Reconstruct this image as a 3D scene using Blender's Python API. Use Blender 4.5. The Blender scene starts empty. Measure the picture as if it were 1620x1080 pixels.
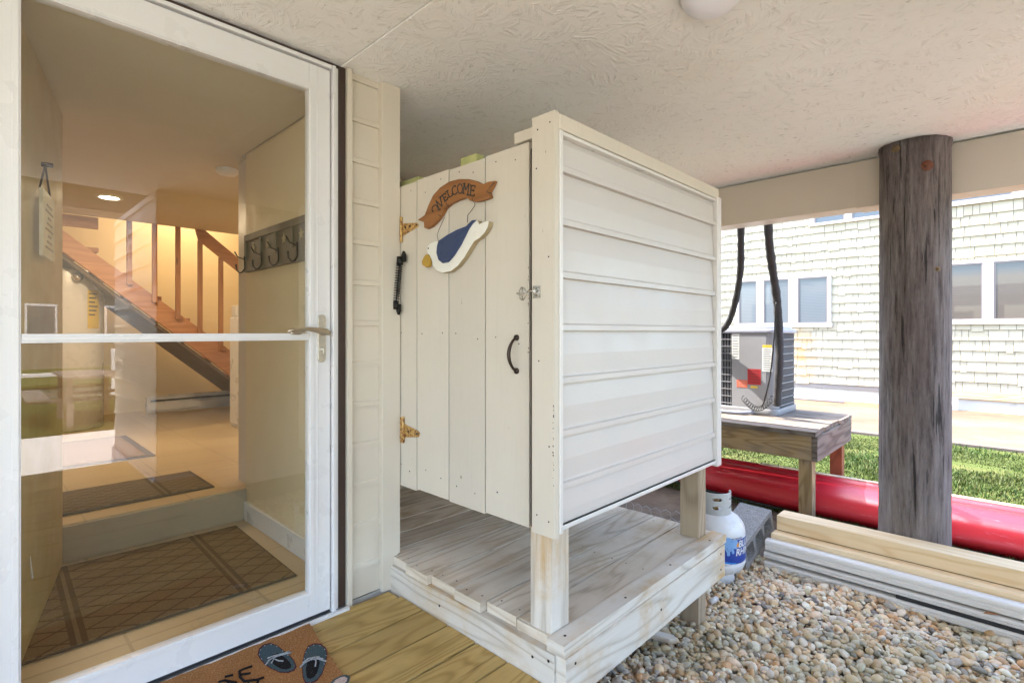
import bpy, bmesh, math, random
import numpy as np
from mathutils import Vector, Matrix
random.seed(7); RNG = np.random.default_rng(7)
C = bpy.context.scene.collection
rad = math.radians
# ------------------------------------------------------------------ camera, sky, sun, exposure
FPX = 827.0; HEAD = rad(44.0); CAMH = 1.07; HOR = 525.0
cam_d = bpy.data.cameras.new('camera'); cam = bpy.data.objects.new('camera', cam_d); C.objects.link(cam)
cam.location = (0, 0, CAMH); cam.rotation_euler = (rad(90), 0, HEAD - rad(90))
cam_d.sensor_width = 36.0; cam_d.lens = 36.0 * FPX / 1620.0
cam_d.shift_y = -(540.0 - HOR) / 1620.0
cam_d.clip_start = 0.02; cam_d.clip_end = 600
bpy.context.scene.camera = cam
SUN_DIR = Vector((-0.30, 0.95, 0))            # horizontal direction TOWARDS the sun
SUN_EL = rad(60)
w = bpy.data.worlds.new('World'); bpy.context.scene.world = w; w.use_nodes = True
nt = w.node_tree; bg = nt.nodes['Background']
sky = nt.nodes.new('ShaderNodeTexSky'); sky.sky_type = 'NISHITA'; sky.sun_disc = False
sky.sun_elevation = SUN_EL; sky.sun_rotation = math.atan2(SUN_DIR.x, SUN_DIR.y); sky.air_density = 1.0; sky.dust_density = 2.0; sky.ozone_density = 0.7
nt.links.new(sky.outputs[0], bg.inputs[0]); bg.inputs[1].default_value = 0.15
sd = bpy.data.lights.new('sun', 'SUN'); sd.energy = 2.4; sd.angle = rad(0.5); sd.color = (1.0, 0.95, 0.87)
so = bpy.data.objects.new('sun', sd); C.objects.link(so); so.location = (0, 0, 20)
d = SUN_DIR.normalized() * math.cos(SUN_EL) + Vector((0, 0, math.sin(SUN_EL)))
so.rotation_euler = d.to_track_quat('Z', 'Y').to_euler()
vs = bpy.context.scene.view_settings
vs.view_transform = 'Standard'; vs.look = 'None'; vs.exposure = 3.25; vs.gamma = 1.0; vs.use_curve_mapping = False
cy = bpy.context.scene.cycles
cy.max_bounces = 10; cy.diffuse_bounces = 6; cy.transparent_max_bounces = 12

# ------------------------------------------------------------------ helpers
cA, sA = math.cos(HEAD), math.sin(HEAD)
def ray(u, v):
    x = (u - 810) / FPX
    return Vector((cA + sA * x, sA - cA * x, -(v - HOR) / FPX))
O = Vector((0, 0, CAMH))
def onX(u, v, X): r = ray(u, v); return O + r * (X / r.x)
def onY(u, v, Y): r = ray(u, v); return O + r * (Y / r.y)
def onZ(u, v, Z): r = ray(u, v); return O + r * ((Z - CAMH) / r.z)

def tag(o, label=None, cat=None, group=None, kind=None):
    if label: o['label'] = label
    if cat: o['category'] = cat
    if group: o['group'] = group
    if kind: o['kind'] = kind
    return o
def thing(name, label, cat, loc=(0, 0, 0), rz=0, group=None):
    o = bpy.data.objects.new(name, None); C.objects.link(o); o.empty_display_size = 0.1
    o.location = loc; o.rotation_euler = (0, 0, rz)
    return tag(o, label, cat, group)
def copy_tree(o, parent=None):
    c = o.copy(); C.objects.link(c); c.parent = parent
    for ch in [x for x in bpy.data.objects if x.parent == o]:
        copy_tree(ch, c)
    return c

class MB:
    def __init__(s): s.v = []; s.f = []; s.uv = []; s.r = []; s.m = []; s.sm = []
    def face(s, pts, uvs=None, r=0.0, m=0, smooth=False):
        b = len(s.v); s.v += [tuple(p) for p in pts]; s.f.append(tuple(range(b, b + len(pts))))
        s.uv += uvs if uvs else [(p[0], p[1] + p[2]) for p in pts]; s.r.append(r); s.m.append(m); s.sm.append(smooth)
    def idx(s, verts, faces, m=0, smooth=True, r=None, uvf=None):
        b = len(s.v); s.v += [tuple(p) for p in verts]; rr = random.random() if r is None else r
        for f in faces:
            s.f.append(tuple(b + i for i in f))
            for i in f:
                p = verts[i]; s.uv.append(uvf(p) if uvf else (p[2], p[0] + p[1]))
            s.r.append(rr); s.m.append(m); s.sm.append(smooth)
    def box(s, x0, x1, y0, y1, z0, z1, ax=None, m=0, r=None, M=None):
        P = [(x, y, z) for z in (z0, z1) for y in (y0, y1) for x in (x0, x1)]
        F = [(0, 2, 3, 1), (4, 5, 7, 6), (0, 1, 5, 4), (2, 6, 7, 3), (0, 4, 6, 2), (1, 3, 7, 5)]
        N = [2, 2, 1, 1, 0, 0]
        L = (x1 - x0, y1 - y0, z1 - z0)
        if ax is None: ax = max(range(3), key=lambda k: abs(L[k]))
        rr = random.random() if r is None else r
        b = len(s.v); s.v += [tuple(M @ Vector(p)) if M else p for p in P]
        for k, f in enumerate(F):
            s.f.append(tuple(b + i for i in f)); n = N[k]
            oth = [a for a in range(3) if a != n]
            if n == ax: a, c = oth
            else: a = ax; c = [q for q in oth if q != ax][0]
            off = rr * 37.0; o2 = rr * 11.0 + (0.37 * n)
            for i in f: s.uv.append((P[i][a] + off, P[i][c] + o2))
            s.r.append(rr); s.m.append(m); s.sm.append(False)
        return s
    def prism(s, poly, fn, d0, d1, m=0, r=None, smooth=False, fl=False, ms=None):
        """poly: 2-D outline; fn(p, d) -> xyz; caps as n-gons"""
        n = len(poly); rr = random.random() if r is None else r
        A = [fn(p, d0) for p in poly]; B = [fn(p, d1) for p in poly]
        b = len(s.v); s.v += [tuple(p) for p in A + B]
        fs = [tuple(range(n))[::-1], tuple(range(n, 2 * n))]
        fs += [(i, (i + 1) % n, n + (i + 1) % n, n + i) for i in range(n)]
        for k, f in enumerate(fs):
            s.f.append(tuple(b + i for i in f))
            for i in f: q = (A + B)[i]; s.uv.append((q[0] + q[1], q[2]))
            s.r.append(rr); s.m.append(m if (k < 2 or ms is None) else ms); s.sm.append(smooth and k > 1)
    def ext(s, prof, a0, a1, fn, m=0, smooth=True, r=None, n=1):
        rr = random.random() if r is None else r
        for j in range(n):
            b0 = a0 + (a1 - a0) * j / n; b1 = a0 + (a1 - a0) * (j + 1) / n
            for i in range(len(prof) - 1):
                p, q = prof[i], prof[i + 1]
                s.face([fn(b0, *p), fn(b1, *p), fn(b1, *q), fn(b0, *q)],
                       [(b0, p[1]), (b1, p[1]), (b1, q[1]), (b0, q[1])], rr, m, False)
    def tube(s, pts, rad_, n=10, m=0, cap=True, r=None):
        pts = [Vector(p) for p in pts]; k = len(pts)
        R = rad_ if isinstance(rad_, (list, tuple)) else [rad_] * k
        V = []; F = []; up = None
        for i, p in enumerate(pts):
            t = (pts[min(i + 1, k - 1)] - pts[max(i - 1, 0)]).normalized()
            if up is None:
                up = Vector((0, 0, 1)) if abs(t.z) < 0.9 else Vector((1, 0, 0))
            a = t.cross(up).normalized(); bb = a.cross(t).normalized(); up = bb
            for j in range(n):
                an = 2 * math.pi * j / n
                V.append(p + (a * math.cos(an) + bb * math.sin(an)) * R[i])
        for i in range(k - 1):
            for j in range(n):
                F.append((i * n + j, i * n + (j + 1) % n, (i + 1) * n + (j + 1) % n, (i + 1) * n + j))
        if cap: F.append(tuple(range(n))[::-1]); F.append(tuple((k - 1) * n + j for j in range(n)))
        s.idx(V, F, m, True, r)
    def lathe(s, prof, c, n=32, m=0, r=None, a0=0, a1=2 * math.pi, cap=False):
        full = abs(a1 - a0 - 2 * math.pi) < 1e-6; nn = n if full else n + 1
        V = []; F = []
        for (rr_, z) in prof:
            for j in range(nn):
                an = a0 + (a1 - a0) * j / n
                V.append((c[0] + rr_ * math.cos(an), c[1] + rr_ * math.sin(an), c[2] + z))
        for i in range(len(prof) - 1):
            for j in range(n):
                j2 = (j + 1) % nn
                F.append((i * nn + j, i * nn + j2, (i + 1) * nn + j2, (i + 1) * nn + j))
        s.idx(V, F, m, True, r)
    def disc(s, c, nrm, rr_, h=0.002, n=12, m=0):
        c = Vector(c); nrm = Vector(nrm).normalized()
        s.tube([c, c + nrm * h], rr_, n, m)
    def build(s, name, mats, parent=None, bevel=0.0, seg=2, weld=False):
        me = bpy.data.meshes.new(name)
        me.from_pydata([tuple(p) for p in s.v], [], s.f)
        uvl = me.uv_layers.new(name='UVMap')
        flat = np.array(s.uv, dtype=np.float32).ravel(); uvl.data.foreach_set('uv', flat)
        at = me.attributes.new('rnd', 'FLOAT', 'FACE'); at.data.foreach_set('value', np.array(s.r, dtype=np.float32))
        if not isinstance(mats, (list, tuple)): mats = [mats]
        for mm in mats: me.materials.append(mm)
        me.polygons.foreach_set('material_index', s.m)
        me.polygons.foreach_set('use_smooth', s.sm)
        if weld:
            bm = bmesh.new(); bm.from_mesh(me); bmesh.ops.remove_doubles(bm, verts=bm.verts, dist=1e-5); bm.to_mesh(me); bm.free()
        me.update()
        o = bpy.data.objects.new(name, me); C.objects.link(o)
        if parent: o.parent = parent
        if bevel:
            b = o.modifiers.new('bevel', 'BEVEL'); b.width = bevel; b.segments = seg; b.limit_method = 'ANGLE'; b.angle_limit = rad(35)
            b.use_clamp_overlap = True
        return o
def part(name, mats, parent, fn, bevel=0.0, weld=False, seg=2):
    mb = MB(); fn(mb); return mb.build(name, mats, parent, bevel, seg, weld)

# ------------------------------------------------------------------ materials
class N:
    def __init__(s, name):
        s.m = bpy.data.materials.new(name); s.m.use_nodes = True; s.t = s.m.node_tree
        s.b = s.t.nodes['Principled BSDF']
    def n(s, typ, **kw):
        q = s.t.nodes.new(typ)
        for k, v in kw.items(): setattr(q, k, v)
        return q
    def l(s, a, b): s.t.links.new(a, b)
    def val(s, node, i, v):
        if hasattr(v, 'default_value') or isinstance(v, bpy.types.NodeSocket): s.l(v, node.inputs[i])
        else: node.inputs[i].default_value = v
    def math(s, op, a, b=0.0, c=0.0, clamp=False):
        q = s.n('ShaderNodeMath', operation=op, use_clamp=clamp); s.val(q, 0, a); s.val(q, 1, b)
        if op in ('MULTIPLY_ADD',): s.val(q, 2, c)
        return q.outputs[0]
    def mix(s, f, a, b, blend='MIX'):
        q = s.n('ShaderNodeMix', data_type='RGBA', blend_type=blend); s.val(q, 0, f)
        for i, v in ((6, a), (7, b)):
            if isinstance(v, tuple): q.inputs[i].default_value = (*v[:3], 1)
            else: s.l(v, q.inputs[i])
        return q.outputs[2]
    def noise(s, vec, scale, detail=4, rough=0.55, dist=0.0, out=0, dim='3D'):
        q = s.n('ShaderNodeTexNoise', noise_dimensions=dim); q.inputs['Scale'].default_value = scale
        q.inputs['Detail'].default_value = detail; q.inputs['Roughness'].default_value = rough; q.inputs['Distortion'].default_value = dist
        if vec: s.l(vec, q.inputs['Vector'])
        return q.outputs[out]
    def vor(s, vec, scale, feat='F1', out='Distance', rnd=1.0):
        q = s.n('ShaderNodeTexVoronoi', feature=feat); q.inputs['Scale'].default_value = scale; q.inputs['Randomness'].default_value = rnd
        if vec: s.l(vec, q.inputs['Vector'])
        return q.outputs[out]
    def ramp(s, f, stops, interp='LINEAR'):
        q = s.n('ShaderNodeValToRGB'); q.color_ramp.interpolation = interp; e = q.color_ramp.elements
        while len(e) < len(stops): e.new(0.5)
        for i, (p, c) in enumerate(stops):
            e[i].position = p; e[i].color = (*(c if isinstance(c, tuple) else (c, c, c)), 1)[:4]
        s.l(f, q.inputs[0]); return q.outputs[0]
    def maprange(s, f, a, b, c=0.0, d=1.0):
        q = s.n('ShaderNodeMapRange'); s.l(f, q.inputs[0])
        for i, v in ((1, a), (2, b), (3, c), (4, d)): q.inputs[i].default_value = v
        return q.outputs[0]
    def obj(s): return s.n('ShaderNodeTexCoord').outputs['Object']
    def geo(s): return s.n('ShaderNodeNewGeometry').outputs['Position']
    def uv(s): return s.n('ShaderNodeTexCoord').outputs['UV']
    def mapv(s, vec, scale=(1, 1, 1), loc=(0, 0, 0), rot=(0, 0, 0)):
        q = s.n('ShaderNodeMapping'); s.l(vec, q.inputs[0]); q.inputs['Scale'].default_value = scale
        q.inputs['Location'].default_value = loc; q.inputs['Rotation'].default_value = rot
        return q.outputs[0]
    def attr(s, name, out='Fac'):
        q = s.n('ShaderNodeAttribute', attribute_name=name); return q.outputs[out]
    def bump(s, h, dist=0.002, strength=1.0, prev=None):
        q = s.n('ShaderNodeBump'); q.inputs['Distance'].default_value = dist; q.inputs['Strength'].default_value = strength
        s.l(h, q.inputs['Height'])
        if prev: s.l(prev, q.inputs['Normal'])
        return q.outputs[0]
    def out(s, col=None, rough=None, normal=None, metal=None, spec=None):
        for k, v in (('Base Color', col), ('Roughness', rough), ('Normal', normal), ('Metallic', metal), ('Specular IOR Level', spec)):
            if v is None: continue
            i = s.b.inputs[k]
            if isinstance(v, tuple): i.default_value = (*v[:3], 1)
            elif isinstance(v, (int, float)): i.default_value = v
            else: s.l(v, i)
        return s.m

def paint(name, col, rough=0.45, var=0.06, dirt=0.15, dirtcol=(0.25, 0.19, 0.12), bump=0.0004, brush=None, metal=0.0, dscale=3.0):
    k = N(name); g = k.geo()
    a = k.noise(g, 2.2, 5, 0.6); c1 = tuple(x * (1 - var) for x in col); c2 = tuple(min(1, x * (1 + var)) for x in col)
    base = k.mix(a, c1, c2)
    dn = k.noise(g, dscale, 8, 0.72)
    base = k.mix(k.maprange(dn, 0.55, 0.8, 0, dirt), base, dirtcol)
    sp = k.noise(g, 60, 3, 0.6)
    base = k.mix(k.maprange(sp, 0.66, 0.8, 0, dirt * 1.5), base, dirtcol)
    if brush: h = k.noise(k.mapv(g, brush), 1.0, 3, 0.6)
    else: h = k.noise(g, 180, 3, 0.6)
    r = k.maprange(k.noise(g, 8, 4), 0.3, 0.7, rough - 0.08, rough + 0.1)
    return k.out(base, r, k.bump(h, bump), metal)
def plain(name, col, rough=0.5, metal=0.0, var=0.1, scale=30, emit=0, bump=0.0003):
    k = N(name); g = k.geo(); a = k.noise(g, scale, 4, 0.6)
    base = k.mix(a, tuple(x * (1 - var) for x in col), tuple(min(1, x * (1 + var)) for x in col))
    if emit:
        k.b.inputs['Emission Color'].default_value = (*col, 1); k.b.inputs['Emission Strength'].default_value = emit
    return k.out(base, rough, k.bump(k.noise(g, 200, 3), bump) if bump else None, metal)

def wood(name, light, mid, dark, rough=0.75, knots=0.6, grain=46.0, cont=1.0, stain=None, stainamt=0.0, bump=0.0015, tint=0.12, crack=0.0):
    k = N(name); uv = k.uv(); rn = k.attr('rnd')
    comb = k.n('ShaderNodeSeparateXYZ'); k.l(uv, comb.inputs[0])
    def vec(su, sv, z=0.0):
        c = k.n('ShaderNodeCombineXYZ'); k.l(k.math('MULTIPLY', comb.outputs[0], su), c.inputs[0]); k.l(k.math('MULTIPLY', comb.outputs[1], sv), c.inputs[1])
        k.l(k.math('MULTIPLY_ADD', rn, 13.0, z), c.inputs[2]); return c.outputs[0]
    low = k.noise(vec(0.7, 5.0), 1.0, 2, 0.45, 0.3)
    kn = k.vor(vec(1.7, 7.0, 3.0), 1.0, rnd=0.9)
    kf = k.maprange(kn, 0.0, 0.33, 1.0, 0.0); kf = k.math('POWER', kf, 2.0)
    ph = k.math('MULTIPLY_ADD', low, grain * 1.9, k.math('MULTIPLY', kf, 9.0 * knots))
    ring = k.math('ADD', k.math('MULTIPLY', k.math('SINE', ph), 0.5), 0.5)
    ring = k.math('POWER', ring, 2.2)
    fine = k.noise(vec(4.0, 170.0, 1.0), 1.0, 4, 0.7)
    med = k.noise(vec(2.0, 50.0, 2.0), 1.0, 4, 0.65)
    f = k.math('MULTIPLY', ring, 0.62 * cont)
    f = k.math('MULTIPLY_ADD', k.math('SUBTRACT', fine, 0.45), 0.85 * cont, f)
    f = k.math('MULTIPLY_ADD', k.math('SUBTRACT', med, 0.45), 0.4 * cont, f, clamp=True)
    col = k.ramp(f, [(0.0, light), (0.45, mid), (1.0, dark)])
    dkc = tuple(x * 0.35 for x in dark)
    kd = k.maprange(kn, 0.035, 0.085, knots, 0.0)
    col = k.mix(kd, col, dkc)
    # every board its own shade
    sh = k.maprange(rn, 0, 1, 1 - tint, 1 + tint)
    hs = k.n('ShaderNodeHueSaturation'); k.l(sh, hs.inputs['Value']); k.l(col, hs.inputs['Color']); col = hs.outputs[0]
    g = k.geo()
    if stain:
        sn = k.noise(g, 3.5, 7, 0.7); sn2 = k.noise(vec(1.2, 14.0, 5.0), 1.0, 5, 0.7)
        sm = k.math('MULTIPLY', k.maprange(sn, 0.45, 0.62), k.maprange(sn2, 0.35, 0.6))
        col = k.mix(k.math('MULTIPLY', sm, stainamt), col, stain)
    h = k.math('MULTIPLY_ADD', fine, 0.6, k.math('MULTIPLY', ring, -0.35))
    if crack:
        cr = k.noise(vec(1.6, 90.0, 7.0), 1.0, 2, 0.4)
        cm = k.maprange(cr, 0.68, 0.72)
        col = k.mix(k.math('MULTIPLY', cm, crack), col, tuple(x * 0.25 for x in dark))
        h = k.math('MULTIPLY_ADD', cm, -1.2 * crack, h)
    return k.out(col, rough, k.bump(h, bump), None, 0.3)

def make_osb():
    k = N('painted_strand_board'); g = k.geo()
    hs = []; cmask = []
    for i, (sc, off) in enumerate(((13.0, 0.0), (18.0, 5.3), (27.0, 11.7))):
        p = k.mapv(g, loc=(off, off * 1.7, 0))
        flat = k.mapv(p, scale=(1, 1, 0))
        colr = k.vor(flat, sc, out='Color')
        sep = k.n('ShaderNodeSeparateColor'); k.l(colr, sep.inputs[0])
        an = k.math('MULTIPLY', sep.outputs[0], 6.283)
        vr = k.n('ShaderNodeVectorRotate', rotation_type='Z_AXIS'); k.l(flat, vr.inputs['Vector']); k.l(an, vr.inputs['Angle'])
        st = k.mapv(vr.outputs[0], scale=(7, 62, 1))
        n1 = k.noise(st, 1.0, 2, 0.5, dim='2D')
        gate = k.maprange(sep.outputs[1], 0.35, 0.6)
        hs.append(k.math('MULTIPLY', k.maprange(n1, 0.47, 0.62), gate)); cmask.append(k.math('MULTIPLY', k.maprange(n1, 0.645, 0.70), gate))
    h = k.math('ADD', hs[0], k.math('ADD', hs[1], hs[2]))
    h = k.math('MULTIPLY_ADD', k.noise(g, 12, 4), 1.0, h)
    base = k.mix(k.noise(g, 1.6, 6, 0.65), (0.87, 0.845, 0.80), (0.91, 0.89, 0.86))
    cr = k.math('MAXIMUM', cmask[0], k.math('MAXIMUM', cmask[1], cmask[2]))
    base = k.mix(k.math('MULTIPLY', cr, 0.15), base, (0.30, 0.27, 0.22))
    # sparse dark chips towards the outer sheets
    sx = k.n('ShaderNodeSeparateXYZ'); k.l(g, sx.inputs[0])
    ch = k.noise(k.mapv(g, scale=(55, 14, 1), rot=(0, 0, 0.35)), 1.0, 2, 0.5, dim='2D')
    reg = k.maprange(sx.outputs[0], 2.0, 2.6)
    base = k.mix(k.math('MULTIPLY', k.maprange(ch, 0.76, 0.79), k.math('MULTIPLY', reg, 0.7)), base, (0.12, 0.10, 0.08))
    dn = k.noise(g, 0.9, 7, 0.7)
    base = k.mix(k.maprange(dn, 0.5, 0.72, 0, 0.35), base, (0.74, 0.68, 0.57))
    sp = k.noise(k.mapv(g, scale=(38, 22, 1)), 1.0, 4, 0.6, dim='2D'); base = k.mix(k.maprange(sp, 0.70, 0.74, 0, 0.35), base, (0.30, 0.25, 0.18))
    return k.out(base, 0.7, k.bump(h, 0.0013, 1.0), None, 0.25)

M = {}
M['osb'] = make_osb()
M['vinyl'] = paint('cream_vinyl', (0.60, 0.54, 0.445), 0.4, 0.03, 0.06, bump=0.0003, brush=(3, 3, 120))
M['vinyl_shower'] = paint('pale_vinyl', (0.555, 0.515, 0.475), 0.4, 0.02, 0.05, bump=0.0003, brush=(40, 40, 90))
M['vinyl_white'] = paint('white_vinyl_trim', (0.66, 0.63, 0.59), 0.35, 0.02, 0.08)
M['trim_piece'] = plain('dusty_white_trim', (0.70, 0.67, 0.62), 0.35, 0, 0.04, 4, bump=0.0)
M['door_white'] = paint('white_painted_aluminium', (0.68, 0.67, 0.665), 0.3, 0.0, 0.0)
M['brown_alu'] = paint('brown_door_trim', (0.045, 0.025, 0.018), 0.4, 0.2, 0.3, (0.18, 0.15, 0.12))
M['alu'] = plain('grey_aluminium', (0.42, 0.42, 0.43), 0.35, 0.8)
M['rubber'] = plain('black_rubber', (0.02, 0.02, 0.02), 0.7)
M['black_iron'] = plain('black_iron', (0.018, 0.017, 0.016), 0.45, 0.5)
M['bronze'] = plain('dark_bronze', (0.06, 0.04, 0.03), 0.4, 0.7)
M['nickel'] = plain('satin_nickel', (0.55, 0.47, 0.36), 0.28, 1.0, bump=0.0001)
M['nickel_plate'] = plain('tarnished_nickel', (0.62, 0.58, 0.50), 0.38, 0.9, 0.25, 60)
M['chrome'] = plain('chrome', (0.62, 0.60, 0.56), 0.25, 1.0)
def painted_planks():
    k = N('painted_planks'); g = k.geo(); rn = k.attr('rnd')
    base = k.mix(k.noise(g, 3, 6, 0.65), (0.55, 0.49, 0.40), (0.61, 0.555, 0.465))
    tone = k.maprange(rn, 0, 1, 0.95, 1.04); hs = k.n('ShaderNodeHueSaturation'); k.l(tone, hs.inputs['Value']); k.l(base, hs.inputs['Color'])
    base = hs.outputs[0]
    gr = k.noise(k.mapv(g, scale=(90, 90, 5)), 1.0, 4, 0.7)
    base = k.mix(k.maprange(gr, 0.55, 0.75, 0, 0.16), base, (0.40, 0.36, 0.27))
    dots = k.vor(k.mapv(g, scale=(1, 7, 5)), 1.0)
    base = k.mix(k.maprange(dots, 0.028, 0.045, 0.6, 0), base, (0.10, 0.075, 0.05))
    ch = k.noise(k.mapv(g, scale=(30, 60, 14)), 1.0, 3, 0.6)
    base = k.mix(k.maprange(ch, 0.745, 0.765, 0, 0.7), base, (0.13, 0.10, 0.07))
    return k.out(base, 0.5, k.bump(gr, 0.0012), None, 0.35)
M['paint_wood'] = painted_planks()
M['grey_wood'] = wood('weathered_pine', (0.64, 0.565, 0.465), (0.56, 0.475, 0.375), (0.25, 0.185, 0.125), 0.8, 0.8, 40, 0.9, (0.44, 0.30, 0.15), 0.6, 0.0012, 0.16)
M['grey_wood2'] = wood('weathered_fascia', (0.62, 0.575, 0.51), (0.55, 0.50, 0.43), (0.27, 0.22, 0.17), 0.8, 0.9, 34, 0.88, (0.50, 0.30, 0.10), 0.75, 0.0012, 0.06)
M['brown_wood'] = wood('brown_post', (0.40, 0.31, 0.21), (0.31, 0.235, 0.155), (0.19, 0.135, 0.085), 0.8, 0.4, 30, 0.8)
M['deck_wood'] = wood('treated_yellow_pine', (0.46, 0.315, 0.115), (0.37, 0.24, 0.075), (0.17, 0.10, 0.03), 0.6, 0.9, 52, 0.8, (0.24, 0.16, 0.05), 0.35, 0.0018, 0.14, 0.4)
M['new_wood'] = wood('new_pine', (0.74, 0.58, 0.37), (0.66, 0.475, 0.265), (0.46, 0.28, 0.12), 0.65, 0.9, 34, 0.6)
M['bench_wood'] = wood('treated_brown_pine', (0.44, 0.31, 0.16), (0.33, 0.22, 0.10), (0.18, 0.11, 0.05), 0.75, 0.7, 44, 0.9, (0.25, 0.22, 0.19), 0.5)
M['bench_top'] = wood('greyed_brown_planks', (0.20, 0.17, 0.14), (0.15, 0.12, 0.098), (0.06, 0.045, 0.037), 0.85, 0.4, 40, 1.0)
M['red_wood'] = wood('reddish_post', (0.36, 0.13, 0.06), (0.28, 0.10, 0.045), (0.17, 0.06, 0.03), 0.7, 0.4, 30, 0.8)
M['stair_wood'] = wood('stair_pine', (0.47, 0.23, 0.11), (0.40, 0.185, 0.085), (0.27, 0.11, 0.05), 0.45, 0.8, 34, 0.7)
M['banner_wood'] = wood('banner_wood', (0.29, 0.125, 0.042), (0.22, 0.09, 0.03), (0.11, 0.04, 0.014), 0.5, 0.0, 20, 0.6)
# ------------------------------------------------------------------ the ground and the setting
def sheet(name, x0, x1, y0, y1, z, mat, th=0.0, kind='structure'):
    mb = MB()
    if th: mb.box(x0, x1, y0, y1, z - th, z)
    else: mb.face([(x0, y0, z), (x1, y0, z), (x1, y1, z), (x0, y1, z)])
    return tag(mb.build(name, mat), kind=kind)
def dirt_mat(name, c1, c2, c3, sc=6.0, bump=0.01, fine=90):
    k = N(name); g = k.geo(); a = k.noise(g, sc, 8, 0.7); b = k.noise(g, fine, 4, 0.7)
    col = k.ramp(a, [(0.3, c1), (0.5, c2), (0.7, c3)])
    col = k.mix(k.maprange(b, 0.45, 0.75, 0, 0.5), col, tuple(x * 0.5 for x in c1))
    return k.out(col, 0.9, k.bump(b, bump), None, 0.2)
M['soil'] = dirt_mat('soil', (0.07, 0.05, 0.035), (0.12, 0.09, 0.065), (0.18, 0.14, 0.10))
M['turf'] = dirt_mat('turf', (0.045, 0.07, 0.012), (0.07, 0.09, 0.02), (0.11, 0.11, 0.035), 1.2, 0.02, 40)
def drive_mat():
    k = N('worn_concrete'); g = k.geo(); a = k.noise(g, 0.8, 7, 0.7); b = k.noise(k.mapv(g, scale=(14, 3, 1)), 1.0, 6, 0.7)
    col = k.ramp(a, [(0.35, (0.085, 0.064, 0.045)), (0.5, (0.11, 0.087, 0.064)), (0.65, (0.135, 0.112, 0.088))])
    col = k.mix(k.maprange(b, 0.5, 0.75, 0, 0.5), col, (0.13, 0.10, 0.07))
    sx = k.n('ShaderNodeSeparateXYZ'); k.l(g, sx.inputs[0])
    ed = k.math('ADD', sx.outputs[0], k.math('MULTIPLY', k.noise(g, 3, 4), 0.3))
    col = k.mix(k.maprange(ed, 8.55, 8.62, 0.75, 0.0), col, (0.10, 0.085, 0.08))
    rust = k.math('MULTIPLY', k.maprange(ed, 10.9, 11.6), k.maprange(a, 0.42, 0.6))
    col = k.mix(k.math('MULTIPLY', rust, 0.6), col, (0.19, 0.10, 0.035))
    return k.out(col, 0.85, k.bump(k.noise(g, 60, 4), 0.004), None, 0.2)
M['drive'] = drive_mat()
def water_mat():
    k = N('canal_water'); g = k.geo()
    return k.out((0.10, 0.11, 0.09), 0.06, k.bump(k.noise(g, 3, 3), 0.02), None, 0.5)
M['water'] = water_mat()
sheet('ground', -150, 150, -150, 150, -0.42, M['soil'])
sheet('soil_bed', -4.0, 4.35, -1.6, 7.5, -0.30, M['soil'], 0.05)
sheet('lawn', 4.35, 8.25, -14, 40, -0.30, M['turf'], 0.06)
sheet('driveway', 8.25, 11.78, -14, 40, -0.27, M['drive'], 0.08)
sheet('back_lawn', -40, 8.25, -10.3, -1.62, -0.29, M['turf'], 0.06)
M['bounce_slab'] = paint('bounce_concrete', (0.68, 0.63, 0.56), .85, .08, .3, (0.3, 0.25, 0.2))  # pale slab added behind the camera to bounce sunlight onto the porch ceiling
sheet('bounce_slab', -16, 4.3, -5.1, -1.61, -0.262, M['bounce_slab'], 0.06)
sheet('canal_water', -60, 60, -14.3, -10.3, -0.40, M['water'])
sheet('far_bank', -60, 60, -60, -14.3, -0.30, M['turf'], 0.06)

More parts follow.
